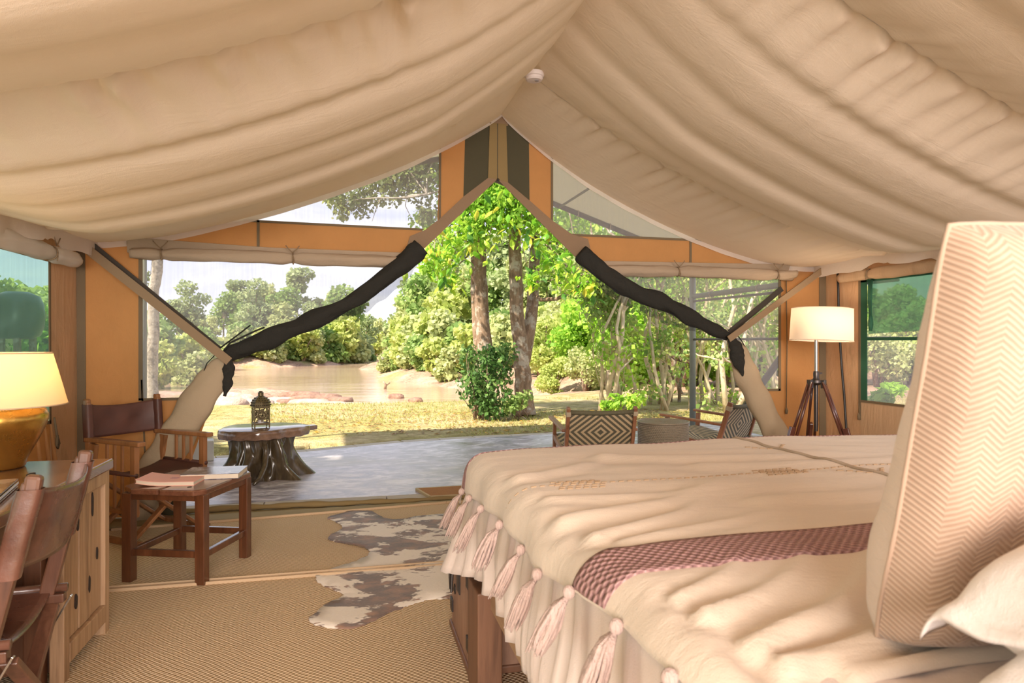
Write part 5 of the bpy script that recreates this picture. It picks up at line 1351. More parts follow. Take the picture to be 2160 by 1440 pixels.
# ---- drum table
dt = thing('drum_table', 'round woven rattan drum table between the two lounge chairs', 'table', (3.07, 6.30, -0.022))
def drum(u, v):
    t = 2*PI*u; row = v*30
    b = abs(math.sin(PI*row))**0.7*abs(math.sin(PI*(u*78+0.5*(int(row) % 2))))**0.7
    r = 0.243+0.010*b
    return (r*math.cos(t), r*math.sin(t), 0.01+0.49*v)
MB().grid(drum, 312, 150, closeu=True).build('woven_side', M['rattan'], dt, smooth=True)
def dtop(u, v):
    t = 2*PI*u; r = 0.252*(1-v)+0.001; b = abs(math.sin(PI*v*15))**0.7*abs(math.sin(PI*u*40))**0.7
    return (r*math.cos(t), r*math.sin(t), 0.498+0.006*b)
MB().grid(dtop, 160, 60, closeu=True).build('woven_top', M['rattan'], dt, smooth=True)
MB().tube([(0.25*math.cos(k*PI/32), 0.25*math.sin(k*PI/32), 0.499) for k in range(65)], 0.010, 8, caps=False).build('rim', M['rattan'], dt, smooth=True)

# ---- shade fly over the porch
fy = thing('shade_fly', 'olive shade fly on steel poles stretched over the porch', 'awning', (1.23, 7.3, -0.1))
RG, EX, EZ, RZ_ = 1.23, 3.62, 2.45, 3.70
def flyz(dx, s=1): return RZ_-(RZ_-(EZ if s > 0 else 2.95))*abs(dx)/EX
for s in (-1, 1):
    def fl_(u, v, s=s):
        dx = EX*1.06*u; return (RG+s*dx, -2.2+11.2*v, flyz(dx, s)-0.05*math.sin(PI*min(1, u))*math.sin(PI*v)+0.04)
    MB().grid(fl_, 24, 30).build('canopy', M['fly'], fy, smooth=True, world=True)
    MB().tube([(RG, 9.0, RZ_), (RG+s*EX, 9.0, flyz(EX, s))], 0.036, 10).build('gable_pole', M['pole'], fy, smooth=True, world=True)
    for k in range(7):
        dx = EX*(0.12+0.13*k); c = Vector((RG+s*dx, 9.0, flyz(dx, s)))
        MB().tube([c+Vector((0.02*s, 0.05*math.cos(a), 0.05*math.sin(a))) for a in [i*PI/4 for i in range(9)]], 0.006, 5, caps=False).build('lashing', M['hide'], fy, world=True)
    MB().tube([(RG+s*EX, 9.0, -0.1), (RG+s*EX, 9.0, flyz(EX, s)+0.02)], 0.045 if s > 0 else 0.04, 12).build('post', M['greypole'], fy, smooth=True, world=True)
    MB().tube([(RG+s*EX, 9.0, flyz(EX, s)), (RG+s*EX, -2.2, flyz(EX, s))], 0.034, 10).build('eave_pole', M['pole'], fy, smooth=True, world=True)
    if s < 0:
        MB().grid(lambda u, v: (RG-EX*1.05-0.05*v, -2.2+7.0*u, 3.0-1.1*v-0.25*u*v+0.02*math.sin(u*40)*v), 40, 4).build('side_flap', M['flyside'], fy, smooth=True, world=True)
        continue
    MB().tube([(RG+s*EX, 9.0, 1.93), (RG+s*EX, 5.2, 1.93)], 0.036, 10).build('rail', M['greypole'], fy, smooth=True, world=True)
    MB().tube([(RG+s*EX, 9.0, 1.86), (RG+s*EX, 5.2, 1.84)], 0.016, 8).build('rail', M['pole'], fy, smooth=True, world=True)
    MB().tube([(RG+s*EX, 9.0, 1.31), (RG+s*EX, 5.2, 1.31)], 0.016, 8).build('rail', M['pole'], fy, smooth=True, world=True)
    MB().tube([(RG+s*EX, 6.2, 1.72), (RG+s*EX, 8.3, -0.1)], 0.042, 10).build('brace', M['pole'], fy, smooth=True, world=True)
    def sd_(u, v, s=s): return (RG+s*(EX*1.02+0.02), 5.3+u*3.1, EZ+0.06-(0.52+0.18*u*0-0.20*u)*v+0.012*math.sin(u*30)*v)
    MB().grid(sd_, 30, 4).build('side_flap', M['flyside'], fy, smooth=True, world=True)
    for k in range(6):
        c = Vector((RG+s*EX, 5.7+0.55*k, 1.93))
        MB().tube([c+Vector((0.045*math.cos(a), 0.01, 0.045*math.sin(a))) for a in [i*PI/4 for i in range(9)]], 0.005, 5, caps=False).build('lashing', M['hide'], fy, world=True)
    MB().tube([(RG+s*1.6, 9.0, flyz(1.6)-0.02), (RG+s*1.6, 5.4, flyz(1.6)-0.02)], 0.016, 8).build('purlin', M['pole'], fy, smooth=True, world=True)
MB().tube([(RG, 9.0, RZ_), (RG, -2.2, RZ_)], 0.034, 10).build('ridge_pole', M['pole'], fy, smooth=True, world=True)

# ================================================================== LANDSCAPE
def sdist(P, poly):
    n = len(poly); d = np.full(len(P), 1e9); ins = np.zeros(len(P), bool)
    for i in range(n):
        a = np.array(poly[i], float); b = np.array(poly[(i+1) % n], float); e = b-a; w = P-a
        t = np.clip((w@e)/(e@e), 0, 1); q = w-np.outer(t, e); d = np.minimum(d, np.hypot(q[:, 0], q[:, 1]))
        c = (a[1] > P[:, 1]) != (b[1] > P[:, 1])
        with np.errstate(divide='ignore', invalid='ignore'): xi = a[0]+(P[:, 1]-a[1])*e[0]/(e[1] if e[1] else 1e-9)
        ins ^= c & (P[:, 0] < xi)
    return np.where(ins, d, -d)
def vnoise(x, y, seed=0):
    r_ = np.random.RandomState(seed); o = np.zeros_like(x)
    for k in range(7):
        f = 0.6*1.7**k; a = r_.uniform(0, 6.28); o += np.sin((x*math.cos(a)+y*math.sin(a))*f+r_.uniform(0, 6.28)+1.3*np.sin((x*math.sin(a)-y*math.cos(a))*f*0.7))/1.6**k
    return o/2.4
NEAR = [(-200, -20), (-200, 20), (-30, 24), (-18, 33), (-14.5, 37), (-9.5, 35), (-7.6, 30), (-5.4, 24), (-3.6, 18), (-2.0, 17.5), (-0.5, 19), (1.2, 21), (3.5, 26), (8, 34), (30, 36), (200, 36), (200, -20)]
SLOPE = [(-200, -20), (-200, 9), (-14, 13.5), (-6, 14.2), (-3, 14.6), (0, 15.5), (2, 18), (6, 22), (12, 24), (200, 28), (200, -20)]
LEFT = [(-200, 18), (-34, 22), (-19.5, 33), (-20.5, 42), (-25, 54), (-31.5, 68), (-30, 71), (-25.8, 71.5), (-23.5, 76), (-19.6, 82), (-22, 112), (-27.8, 158), (-40, 300), (-300, 300), (-300, 18)]
PENI = [(-13.4, 57), (-10, 49), (-6.6, 43.5), (-2.1, 37.8), (2.5, 34), (6, 30), (12, 26), (100, 26), (300, 60), (300, 300), (-38, 300), (-26.6, 158), (-20.8, 108), (-17, 74)]
HUMP = [(1.5, 27), (3.4, 23.5), (9, 24), (14, 26), (20, 34), (14, 60), (4, 50)]
def height(rd):
    r, d = rd[:, 0], rd[:, 1]
    nz = vnoise(r*0.8, d*0.8, 1); nf = vnoise(r*3.0, d*3.0, 2)
    hs = np.clip(0.5+sdist(rd, SLOPE)*0.28, -3, 0)
    hs = np.where(sdist(rd, SLOPE) > 0, 0, np.clip(sdist(rd, SLOPE)*0.11, -1.25, 0))
    sn = sdist(rd, NEAR); h1 = np.where(sn > 0, hs+0.16*np.clip(-hs, 0, 1)*(nz+0.6*nf), np.clip(-1.45+sn*0.5, -3, 0))
    sl = sdist(rd, LEFT); h2 = np.clip(-1.75+sl*0.33+0.35*nz*np.clip(sl, 0, 1), -3, 1.6+0.5*nz)
    sp = sdist(rd, PENI); h3 = np.clip(-1.7+sp*0.25+0.4*nz*np.clip(sp, 0, 1), -3, 0.9+0.4*nz)
    sh_ = sdist(rd, HUMP); h4 = np.clip(-0.3+sh_*0.55+0.3*nz, -3, 1.3)
    return np.maximum(np.maximum(np.maximum(h1, h2), h3), h4)-0.045
na, nd = 300, 300
A_ = np.linspace(-1.5, 1.5, na); D_ = np.concatenate([np.linspace(2.0, 40, 190), np.geomspace(40.4, 340, nd-190)])
aa, dd = np.meshgrid(np.tan(A_*0.62), D_); rd = np.stack([(aa*dd).ravel(), dd.ravel()], 1)
hz = height(rd)
V = np.stack([rd[:, 0]*CT+rd[:, 1]*ST, -rd[:, 0]*ST+rd[:, 1]*CT, hz], 1)
inporch = (V[:, 0] > -3.3) & (V[:, 0] < 5.5) & (V[:, 1] < 9.0)
V[inporch, 2] = -0.2
V[(V[:, 1] < 5.8) & (V[:, 0] > -2.3) & (V[:, 0] < 4.9), 2] = -0.25
idx = np.arange(na*nd).reshape(nd, na)
Q = np.stack([idx[:-1, :-1].ravel(), idx[:-1, 1:].ravel(), idx[1:, 1:].ravel(), idx[1:, :-1].ravel()], 1)
te = mesh_np('ground', V, Q, M['terrain'], smooth=True); te['kind'] = 'structure'
wv = []
for r, d in ((-260, 14), (260, 14), (400, 340), (-400, 340)): wv.append((*land(r, d), -1.5))
wt = MB().add(wv, [(0, 1, 2, 3)]).build('river', M['water']); tag(wt, 'brown rippled river winding between the wooded banks', 'river', kind='stuff')
def gz(r, d): return float(height(np.array([[r, d]], float))[0])

# ---- leaves
def leaves(blobs, n, size, seed, shell=0.5, droop=0.3, asp=0.42, jitter=0.35):
    rs = np.random.RandomState(seed); B = np.array([(*b[0], *( [b[1]]*3 if np.isscalar(b[1]) else b[1])) for b in blobs], float)
    w = (B[:, 3]*B[:, 4]+B[:, 3]*B[:, 5]); w = w/w.sum(); k = rs.choice(len(B), n, p=w)
    u = rs.normal(size=(n, 3)); u /= np.linalg.norm(u, axis=1)[:, None]
    rad = (shell+(1-shell)*rs.rand(n)**0.6)[:, None]
    c = B[k, :3]+u*rad*B[k, 3:6]
    L = rs.normal(size=(n, 3))+u*0.6; L[:, 2] -= droop*2; L /= np.linalg.norm(L, axis=1)[:, None]
    N = rs.normal(size=(n, 3))+u*0.9; N[:, 2] += 0.7
    S = np.cross(L, N); S /= np.linalg.norm(S, axis=1)[:, None]+1e-9; N = np.cross(S, L)
    sz = size*(1-jitter+2*jitter*rs.rand(n))[:, None]
    base = c-L*sz*0.5; tip = c+L*sz*0.5; mid = c+L*sz*0.02+N*sz*0.10
    v = np.stack([base, mid+S*sz*asp-N*sz*0.10, tip, mid-S*sz*asp-N*sz*0.10], 1).reshape(-1, 3)
    q = np.arange(4*n).reshape(n, 4)
    tint = np.clip(0.42+0.22*rs.normal(size=n)+0.16*np.sin(k*2.4), 0, 1)
    return v, q, tint
def foliage(parent, blobs, n, size, mat, seed, **k):
    v, q, t = leaves(blobs, n, size, seed, **k)
    o = mesh_np('foliage', v, q, M[mat], parent, t); o['kind'] = 'stuff'; return o
def wav(p0, p1, n, amp, rr):
    p0, p1 = Vector(p0), Vector(p1); L = (p1-p0).length; o = [p0]
    for i in range(1, n):
        o.append(p0.lerp(p1, i/n)+Vector((rr.uniform(-1, 1), rr.uniform(-1, 1), rr.uniform(-.4, .4)))*amp*L)
    return o+[p1]

# ---- templates of distant trees and shrubs
def far_tree(name, label, seed, h, wd2, mat, n, lsize, trunk=True, group=None, cat='tree', low=0.25):
    rr = random.Random(seed); t = thing(name, label, cat, (0, 0, 0), 0, group)
    bl = []
    for k in range(14 if cat == 'tree' else 9):
        a = rr.uniform(0, 6.28); q = rr.uniform(0.0, 1.0)**0.6*wd2*0.62; z = h*(low+(0.90-low)*rr.random()); s = (1-abs(z/h-0.55)*0.8)
        r = wd2*rr.uniform(0.26, 0.46); bl.append(((q*s*math.cos(a), q*s*math.sin(a), z), (r, r, r*0.75)))
    foliage(t, bl, n, lsize, mat, seed, shell=0.35, droop=0.1, asp=0.5)
    m = MB()
    if cat == 'tree':
        m.tube(wav((0, 0, -0.6), (0.1*wd2, 0, h*0.7), 5, 0.02, rr), [0.022*h, 0.02*h, 0.018*h, 0.014*h, 0.01*h, 0.006*h], 7)
        for k in range(5):
            b = bl[k][0]; m.tube([(0, 0, h*(0.25+0.08*k)), (b[0]*0.5, b[1]*0.5, (h*(0.25+0.08*k)+b[2])/2+0.2), b], [0.011*h, 0.008*h, 0.004*h], 5)
        m.build('trunk', M['bark'], t, smooth=True)
    else:
        for k in range(6): m.tube([(0, 0, -0.3), (bl[k][0][0]*0.4, bl[k][0][1]*0.4, bl[k][0][2]*0.6), bl[k][0]], [0.03*h, 0.02*h, 0.008*h], 5)
        m.build('stems', M['bark'], t, smooth=True)
    return t
def plant(first, used, r, d, s, rot, label, group, zoff=0.0):
    o = first if not used.get(first.name) else copy_tree(first); used[first.name] = True
    x, y = land(r, d); o.location = (x, y, gz(r, d)+zoff); o.rotation_euler = (0, 0, rot); o.scale = (s, s, s)
    o['label'] = label; o['group'] = group; return o

ORD = ['first', 'second', 'third', 'fourth', 'fifth', 'sixth', 'seventh', 'eighth', 'ninth', 'tenth', 'eleventh', 'twelfth', 'thirteenth', 'fourteenth', 'fifteenth', 'sixteenth', 'seventeenth', 'eighteenth', 'nineteenth', 'twentieth', 'twenty-first', 'twenty-second', 'twenty-third', 'twenty-fourth', 'twenty-fifth']
def order(spots): 
    q = sorted(range(len(spots)), key=lambda i: spots[i][0]); return {i: ORD[k] for k, i in enumerate(q)}
used = {}
FB = 'trees along the far left bank'
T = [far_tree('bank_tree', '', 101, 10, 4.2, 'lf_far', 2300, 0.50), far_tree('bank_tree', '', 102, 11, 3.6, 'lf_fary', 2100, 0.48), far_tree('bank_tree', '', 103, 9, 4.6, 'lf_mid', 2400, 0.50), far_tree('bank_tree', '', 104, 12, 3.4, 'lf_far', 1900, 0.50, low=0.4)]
def tx(px, d): return (px-1080)/1440*d
rr = random.Random(9)
LBL = ['hazy grey-green tree', 'pale yellow-green tree', 'broad mid-green tree', 'tall slim hazy tree']
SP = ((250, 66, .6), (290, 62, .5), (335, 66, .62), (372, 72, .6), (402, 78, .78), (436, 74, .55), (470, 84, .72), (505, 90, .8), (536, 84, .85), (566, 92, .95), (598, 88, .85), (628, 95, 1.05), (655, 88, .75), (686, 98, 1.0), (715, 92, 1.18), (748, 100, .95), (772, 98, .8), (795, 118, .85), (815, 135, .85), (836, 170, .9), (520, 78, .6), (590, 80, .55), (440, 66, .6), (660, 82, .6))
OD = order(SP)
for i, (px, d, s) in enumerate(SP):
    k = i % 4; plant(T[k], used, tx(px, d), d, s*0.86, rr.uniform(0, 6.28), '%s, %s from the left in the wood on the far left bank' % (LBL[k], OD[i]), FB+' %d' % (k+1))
S_ = [far_tree('bank_shrub', '', 111, 3.2, 2.4, 'lf_fary', 1000, 0.36, cat='shrub', low=0.1), far_tree('bank_shrub', '', 112, 2.6, 2.2, 'lf_mid', 900, 0.34, cat='shrub', low=0.1), far_tree('bank_shrub', '', 113, 3.6, 2.2, 'lf_yel', 1000, 0.36, cat='shrub', low=0.1)]
LBS = ['pale green bushy shrub', 'mid-green low shrub', 'yellow-green shrub']
SP = ((320, 52, .9), (352, 46, .9), (395, 52, 1.0), (430, 58, 1.0), (372, 60, .9), (455, 64, .9), (495, 74, 1.1), (520, 76, 1.3), (548, 75, 1.0), (580, 76, 1.25), (610, 79, 1.2), (640, 79, 1.3), (668, 80, 1.1), (700, 84, 1.5), (722, 86, 1.7), (745, 88, 1.5), (768, 100, 1.3), (790, 112, 1.3), (600, 84, 1.6), (540, 84, 1.6), (325, 40, .9), (405, 44, .8), (300, 46, 1.3), (425, 48, .7))
OD = order(SP)
for i, (px, d, s) in enumerate(SP):
    k = i % 3; plant(S_[k], used, tx(px, d), d, s, rr.uniform(0, 6.28), '%s, %s from the left in the left bank shrub row' % (LBS[k], OD[i]), 'shrubs on the left bank %d' % (k+1), -0.1)
LBP = ['leafy hazy tree', 'pale leafy tree', 'broad mid-green tree', 'tall slim tree']
SP = ((868, 82, .95), (890, 76, .8), (915, 72, .95), (945, 70, 1.0), (975, 66, .85), (1005, 62, .9), (1040, 60, .8), (1070, 58, .85), (1100, 56, .8), (1130, 54, .85), (1165, 50, .8), (1205, 46, .8), (1245, 44, .8), (1290, 42, .8), (1340, 40, .75), (1400, 40, .75), (1460, 38, .75), (1530, 36, .7), (1600, 36, .7))
OD = order(SP)
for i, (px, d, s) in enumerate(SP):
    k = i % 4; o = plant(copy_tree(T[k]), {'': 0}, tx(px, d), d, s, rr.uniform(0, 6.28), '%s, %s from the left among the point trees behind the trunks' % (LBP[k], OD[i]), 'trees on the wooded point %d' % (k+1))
LBQ = ['pale shrub', 'mid-green shrub', 'yellow-green shrub']
SP = ((815, 58, .6), (835, 56, .7), (850, 53, .8), (870, 51, .8), (895, 50, .9), (920, 47, .8), (945, 44.5, .7), (842, 62, 1.0), (862, 60, 1.2), (880, 57, 1.25), (905, 55, 1.2), (928, 53, 1.2), (950, 50, 1.2), (972, 48, 1.2), (990, 46, 1.0), (1052, 44, 1.1), (1075, 46, 1.3), (1140, 40, 1.2), (858, 70, 1.5), (900, 65, 1.5), (940, 60, 1.5))
OD = order(SP)
for i, (px, d, s) in enumerate(SP):
    k = i % 3; o = plant(copy_tree(S_[k]), {'': 0}, tx(px, d), d, s, rr.uniform(0, 6.28), '%s, %s from the left on the sandy point across the water' % (LBQ[k], OD[i]), 'shrubs on the sandy point %d' % (k+1), -0.1)
# yellow-green bushes right of the trunks
YB = [far_tree('sunlit_bush', '', 121, 3.6, 1.9, 'lf_yel', 2600, 0.17, cat='shrub', low=0.08), far_tree('sunlit_bush', '', 122, 3.4, 1.8, 'lf_fary', 2600, 0.15, cat='shrub', low=0.08), far_tree('sunlit_bush', '', 123, 4.2, 1.9, 'lf_bright', 2600, 0.17, cat='shrub', low=0.08)]
LBY = ['sunlit yellow-green bush', 'pale green bush', 'bright green bush']
SP = ((1150, 28, .85), (1180, 30, 1.1), (1215, 27, 1.0), (1245, 29, 1.15), (1200, 34, 1.3), (1275, 26, 1.05), (1170, 25, .5), (1235, 24, .6), (1305, 24, 1.1), (1260, 33, 1.3), (1150, 36, 1.2), (1340, 22, 1.1), (1380, 24, 1.2))
OD = order(SP)
for i, (px, d, s) in enumerate(SP):
    k = i % 3; plant(YB[k], used, tx(px, d), d, s, rr.uniform(0, 6.28), '%s, %s from the left between the near trunks and stem thicket' % (LBY[k], OD[i]), 'bushes on the right bank %d' % (k+1), -0.1)
LBZ = ['yellow-green bush', 'dusty pale bush', 'green bush']
SP = ((1430, 20, 1.0), (1480, 21, 1.1), (1540, 20, 1.0), (1600, 21, 1.1), (1660, 20, 1.0), (1720, 22, 1.0), (1780, 24, 1.0), (1850, 20, .72), (1890, 26, 1.0), (1925, 21, .78), (1960, 27, 1.1), (2010, 22, .9), (1870, 34, 1.2), (1820, 32, 1.1), (2080, 25, 1.1), (2190, 22, 1.0), (2330, 24, 1.1), (2480, 21, 1.0), (2650, 22, 1.0))
OD = order(SP)
for i, (px, d, s) in enumerate(SP):
    k = i % 3; plant(copy_tree(YB[k]), {'': 0}, tx(px, d), d, s, rr.uniform(0, 6.28), '%s, %s from the left behind the thicket and right lawn' % (LBZ[k], OD[i]), 'bushes beyond the right lawn %d' % (k+1), -0.1)
# unseen trees added left of the tent to block sun from window and porch
SHT = far_tree('added_shade_tree', '', 131, 9, 4.6, 'lf_mid', 5200, 0.5)
for i, (x, y, s) in enumerate(((-7.6, 7.0, .75), (-5.9, 5.0, .72), (-5.7, 2.4, .7), (-6.0, 0.0, .75), (-8.0, -4.0, .75))):
    o = copy_tree(SHT) if i else SHT; o.location = (x, y, -0.1); o.scale = (s, s, s); o.rotation_euler = (0, 0, i*1.7); o['label'] = 'added shade tree left of the tent, %s in the row going away from the riverbank' % ORD[i]; o['group'] = 'added shade trees left of the tent'; o.name = 'added_shade_tree'
# left side greenery seen through the green window
SP = ((-60, 14, .9), (20, 16, 1.0), (90, 15, .9), (150, 18, 1.1), (-150, 12, .9))
OD = order(SP)
for i, (px, d, s) in enumerate(SP):
    k = i % 3; plant(copy_tree(YB[k]), {'': 0}, tx(px, d), d, s, rr.uniform(0, 6.28), 'bush left of the tent, %s from the left beyond the green window' % OD[i], 'bushes left of the tent', -0.1)
tk_ = thing('reflection_stand_in', 'dark rounded stand-in for a pane reflection, outside the green window behind the desk lamp', 'reflection stand-in', (-3.77, 9.13, -0.05))  # added solid shape standing for a reflection in the window
MB().lathe([(0.0, 1.36), (0.16, 1.36), (0.23, 1.40), (0.265, 1.50), (0.275, 1.62), (0.265, 1.76), (0.225, 1.86), (0.12, 1.91), (0.0, 1.915)], 40).build('stand_in_body', plain('dark_green_stand_in', (0.03, 0.07, 0.045), 0.3), tk_, smooth=True)
for k in range(4): MB().bar((0.15*math.cos(k*PI/2+.4), 0.15*math.sin(k*PI/2+.4), 0), (0.15*math.cos(k*PI/2+.4), 0.15*math.sin(k*PI/2+.4), 1.38), 0.06, 0.06).build('leg', M['bark'], tk_)

# ---- rocks on the shore
rb = random.Random(21)
def rock(name, label, r, d, sx, sy, sz, seed, mat, group=None):
    bm = bmesh.new(); bmesh.ops.create_icosphere(bm, subdivisions=3, radius=1)
    for v in bm.verts:
        f = 1+0.32*mn.noise(v.co*1.3+Vector((seed*7.1, 0, 0)))+0.14*mn.noise(v.co*3.4+Vector((0, seed*3.3, 0)))
        v.co = v.co*f; v.co.x *= sx; v.co.y *= sy; v.co.z *= sz
        if v.co.z > sz*0.7: v.co.z = sz*0.7+(v.co.z-sz*0.7)*0.4
    me = bpy.data.meshes.new(name); bm.to_mesh(me); bm.free(); me.materials.append(M[mat])
    me.polygons.foreach_set('use_smooth', [True]*len(me.polygons))
    o = bpy.data.objects.new(name, me); C.objects.link(o); x, y = land(r, d); o.location = (x, y, max(gz(r, d), -1.55)+sz*0.22); o.rotation_euler = (0, 0, -TH+rb.uniform(-.3, .3))
    return tag(o, label, 'rock', group)
SP = ((640, 29, .9, .5, .28, 'rock'), (672, 27.5, 1.1, .6, .3, 'rock'), (700, 27, .8, .5, .24, 'rock'), (620, 26, .7, .5, .2, 'rock'), (600, 28, .8, .5, .24, 'palerock'), (580, 26, .9, .5, .22, 'palerock'), (545, 27, 1.0, .6, .22, 'palerock'), (520, 25, .9, .6, .22, 'palerock'), (740, 26, .7, .4, .14, 'palerock'), (480, 26, 1.2, .6, .45, 'palerock'), (460, 24, 1.0, .5, .35, 'palerock'), (655, 24, .7, .4, .18, 'palerock'), (690, 23.5, .7, .4, .16, 'palerock'), (560, 23, .8, .4, .18, 'rock'))
OD = order(SP)
for i, (px, d, sx, sy, sz, mt) in enumerate(SP):
    lb = '%s rock, %s from the left in the rocky shore strip behind the lantern' % ('red-brown' if mt == 'rock' else 'pale pinkish', OD[i])
    rock('shore_rock', lb, tx(px, d), d, sx*1.15, sy*1.1, sz*1.35, i, mt, 'red shore rocks' if mt == 'rock' else 'pale shore rocks')
rock('river_rock', 'brown rock standing alone in the shallows, left of the two', tx(836, 33.5), 33.5, .42, .3, .26, 41, 'rock')
rock('river_rock', 'brown rock standing alone in the shallows, right of the two', tx(876, 31.5), 31.5, .34, .26, .24, 42, 'rock')
sn = MB(); rr2 = random.Random(2)
sn.tube([(0, 0, 0), (0.05, 0, 0.3), (-0.1, 0.05, 0.5)], [0.09, 0.07, 0.03], 7).tube([(0.05, 0, 0.25), (0.3, 0, 0.42)], [0.06, 0.03], 6)
o = tag(sn.build('driftwood_snag', M['bark'], smooth=True), 'dark snag of driftwood sticking out of the river', 'driftwood'); o.location = (*land(tx(812, 40), 40), -1.55)

# ---- near trees on the lawn
leafm = MB()
leafm.v = [(0, 0, 0), (0.26, 0.30, -0.05), (0.28, 0.58, -0.07), (0, 1.0, -0.20), (-0.28, 0.58, -0.07), (-0.26, 0.30, -0.05), (0, 0.3, 0.03), (0, 0.62, 0.01)]
leafm.uv = [(0, 0)]*8
leafm.f = [(0, 1, 6), (1, 2, 7, 6), (2, 3, 7), (0, 6, 5), (6, 7, 4, 5), (7, 3, 4)]
def leafobj(mat):
    o = leafm.build('leaf', M[mat]); me = o.data; bpy.data.objects.remove(o); return me
def big_leaves(parent, spots, n, size, mats, seed):
    r_ = random.Random(seed); mes = [leafobj(m_) for m_ in mats]
    o0 = parent.location
    for i in range(n):
        c, R = r_.choice(spots)
        p = Vector(c)+Vector((r_.gauss(0, 1), r_.gauss(0, 1), r_.gauss(0, 1)))*R*0.5-Vector(o0)
        o = bpy.data.objects.new('leaf', r_.choice(mes)); C.objects.link(o); o.parent = parent; o.location = p
        o.rotation_euler = (r_.uniform(-1.5, -0.1), r_.uniform(-.6, .6), r_.uniform(0, 6.28)); s = size*r_.uniform(0.7, 1.25); o.scale = (s*0.8, s, s)
def at(px, py, d): x, y = land(tx(px, d), d); return Vector((x, y, 1.28+(720-py)/1440*d))
def simple_leaf(name, col):
    m, g = newmat(name); p = g.n('ShaderNodeBsdfPrincipled', None, Base_Color=col, Roughness=0.45); t = g.n('ShaderNodeBsdfTranslucent', None, Color=col)
    mx = g.n('ShaderNodeMixShader', None, Fac=0.5); g.set(mx, 1, p.outputs[0]); g.set(mx, 2, t.outputs[0]); g.out(mx); M[name] = m
simple_leaf('big_leaf_lime', (0.42, 0.62, 0.05)); simple_leaf('big_leaf_green', (0.18, 0.42, 0.03)); simple_leaf('big_leaf_deep', (0.08, 0.22, 0.03)); simple_leaf('big_leaf_yellow', (0.66, 0.58, 0.08))
def near_tree(name, label, base, stems, blobs, nsmall, spots, nbig, mat, seed, lsize=0.10, twigs=30, barkm='bark'):
    b = at(*base); b.z = gz(tx(base[0], base[2]), base[2])-0.02
    t = thing(name, label, 'tree', b)
    for pts, r0, r1 in stems:
        P = [at(*p) for p in pts]; P[0].z = min(P[0].z, b.z+0.02) if pts[0][1] > 840 else P[0].z
        Q_ = []; n = len(P)
        rs_ = random.Random(seed+len(pts))
        for i in range(n-1):
            for k in range(5): Q_.append(P[i].lerp(P[i+1], k/5)+Vector((rs_.uniform(-1, 1), rs_.uniform(-1, 1), 0))*r0*0.08)
        Q_.append(P[-1]); N_ = len(Q_)
        MB().tube(Q_, [r0+(r1-r0)*(i/(N_-1))+(0.10*r0*4*max(0, 0.12-i/(N_-1))/0.12 if pts[0][1] > 840 else 0) for i in range(N_)], 12).build('trunk', M[barkm], t, smooth=True, world=True)
    rs_ = random.Random(seed); m = MB()
    top = at(*stems[0][0][-1])
    for k in range(twigs):
        c, R = rs_.choice(blobs)[:2]; R = R if np.isscalar(R) else R[0]
        s0 = at(*rs_.choice(rs_.choice(stems)[0][-2:])); e = Vector(c)+Vector((rs_.gauss(0, 1), rs_.gauss(0, 1), rs_.gauss(0, 1)))*R*0.55
        m.tube(wav(s0, e, 4, 0.06, rs_), [0.022, 0.017, 0.012, 0.008, 0.004], 5)
    m.build('branches', M[barkm], t, smooth=True, world=True)
    o = foliage(t, blobs, nsmall, lsize, mat, seed, shell=0.1, droop=0.45, asp=0.33); o.data.transform(Matrix.Translation(-b))
    if nbig: big_leaves(t, spots, nbig, 0.17, ['big_leaf_lime', 'big_leaf_green', 'big_leaf_lime', 'big_leaf_deep', 'big_leaf_green', 'big_leaf_lime', 'big_leaf_green', 'big_leaf_lime', 'big_leaf_deep', 'big_leaf_green', 'big_leaf_lime', 'big_leaf_yellow'] if nbig > 1 else [], seed+1)
    return t
def bl(*a): return [(tuple(at(px, py, d)), r) for px, py, d, r in a]
near_tree('riverside_tree', 'twin-stemmed tree on the lawn, left of the two behind the doorway', (1022, 868, 12.3),
    [([(1026, 868, 12.3), (1026, 780, 12.3), (1018, 680, 12.3), (1012, 560, 12.2), (1008, 440, 12.0), (1000, 250, 11.8)], 0.155, 0.09), ([(1012, 868, 12.5), (1010, 760, 12.5), (1002, 640, 12.5), (1001, 520, 12.5), (1005, 400, 12.5)], 0.10, 0.06)],
    bl((1000, 480, 11.6, .55), (960, 500, 11.4, .42), (1040, 430, 11.6, .6), (925, 540, 11.2, .34), (905, 565, 11.0, .22), (1010, 400, 12, .8), (950, 585, 11.2, .22), (1000, 330, 12.2, 1.2), (900, 470, 12, .35)),
    5200, bl((1000, 480, 11.2, .6), (1040, 440, 11.2, .5), (960, 505, 11.0, .45), (920, 545, 10.9, .35), (945, 590, 10.9, .2)), 150, 'lf_bright', 301)
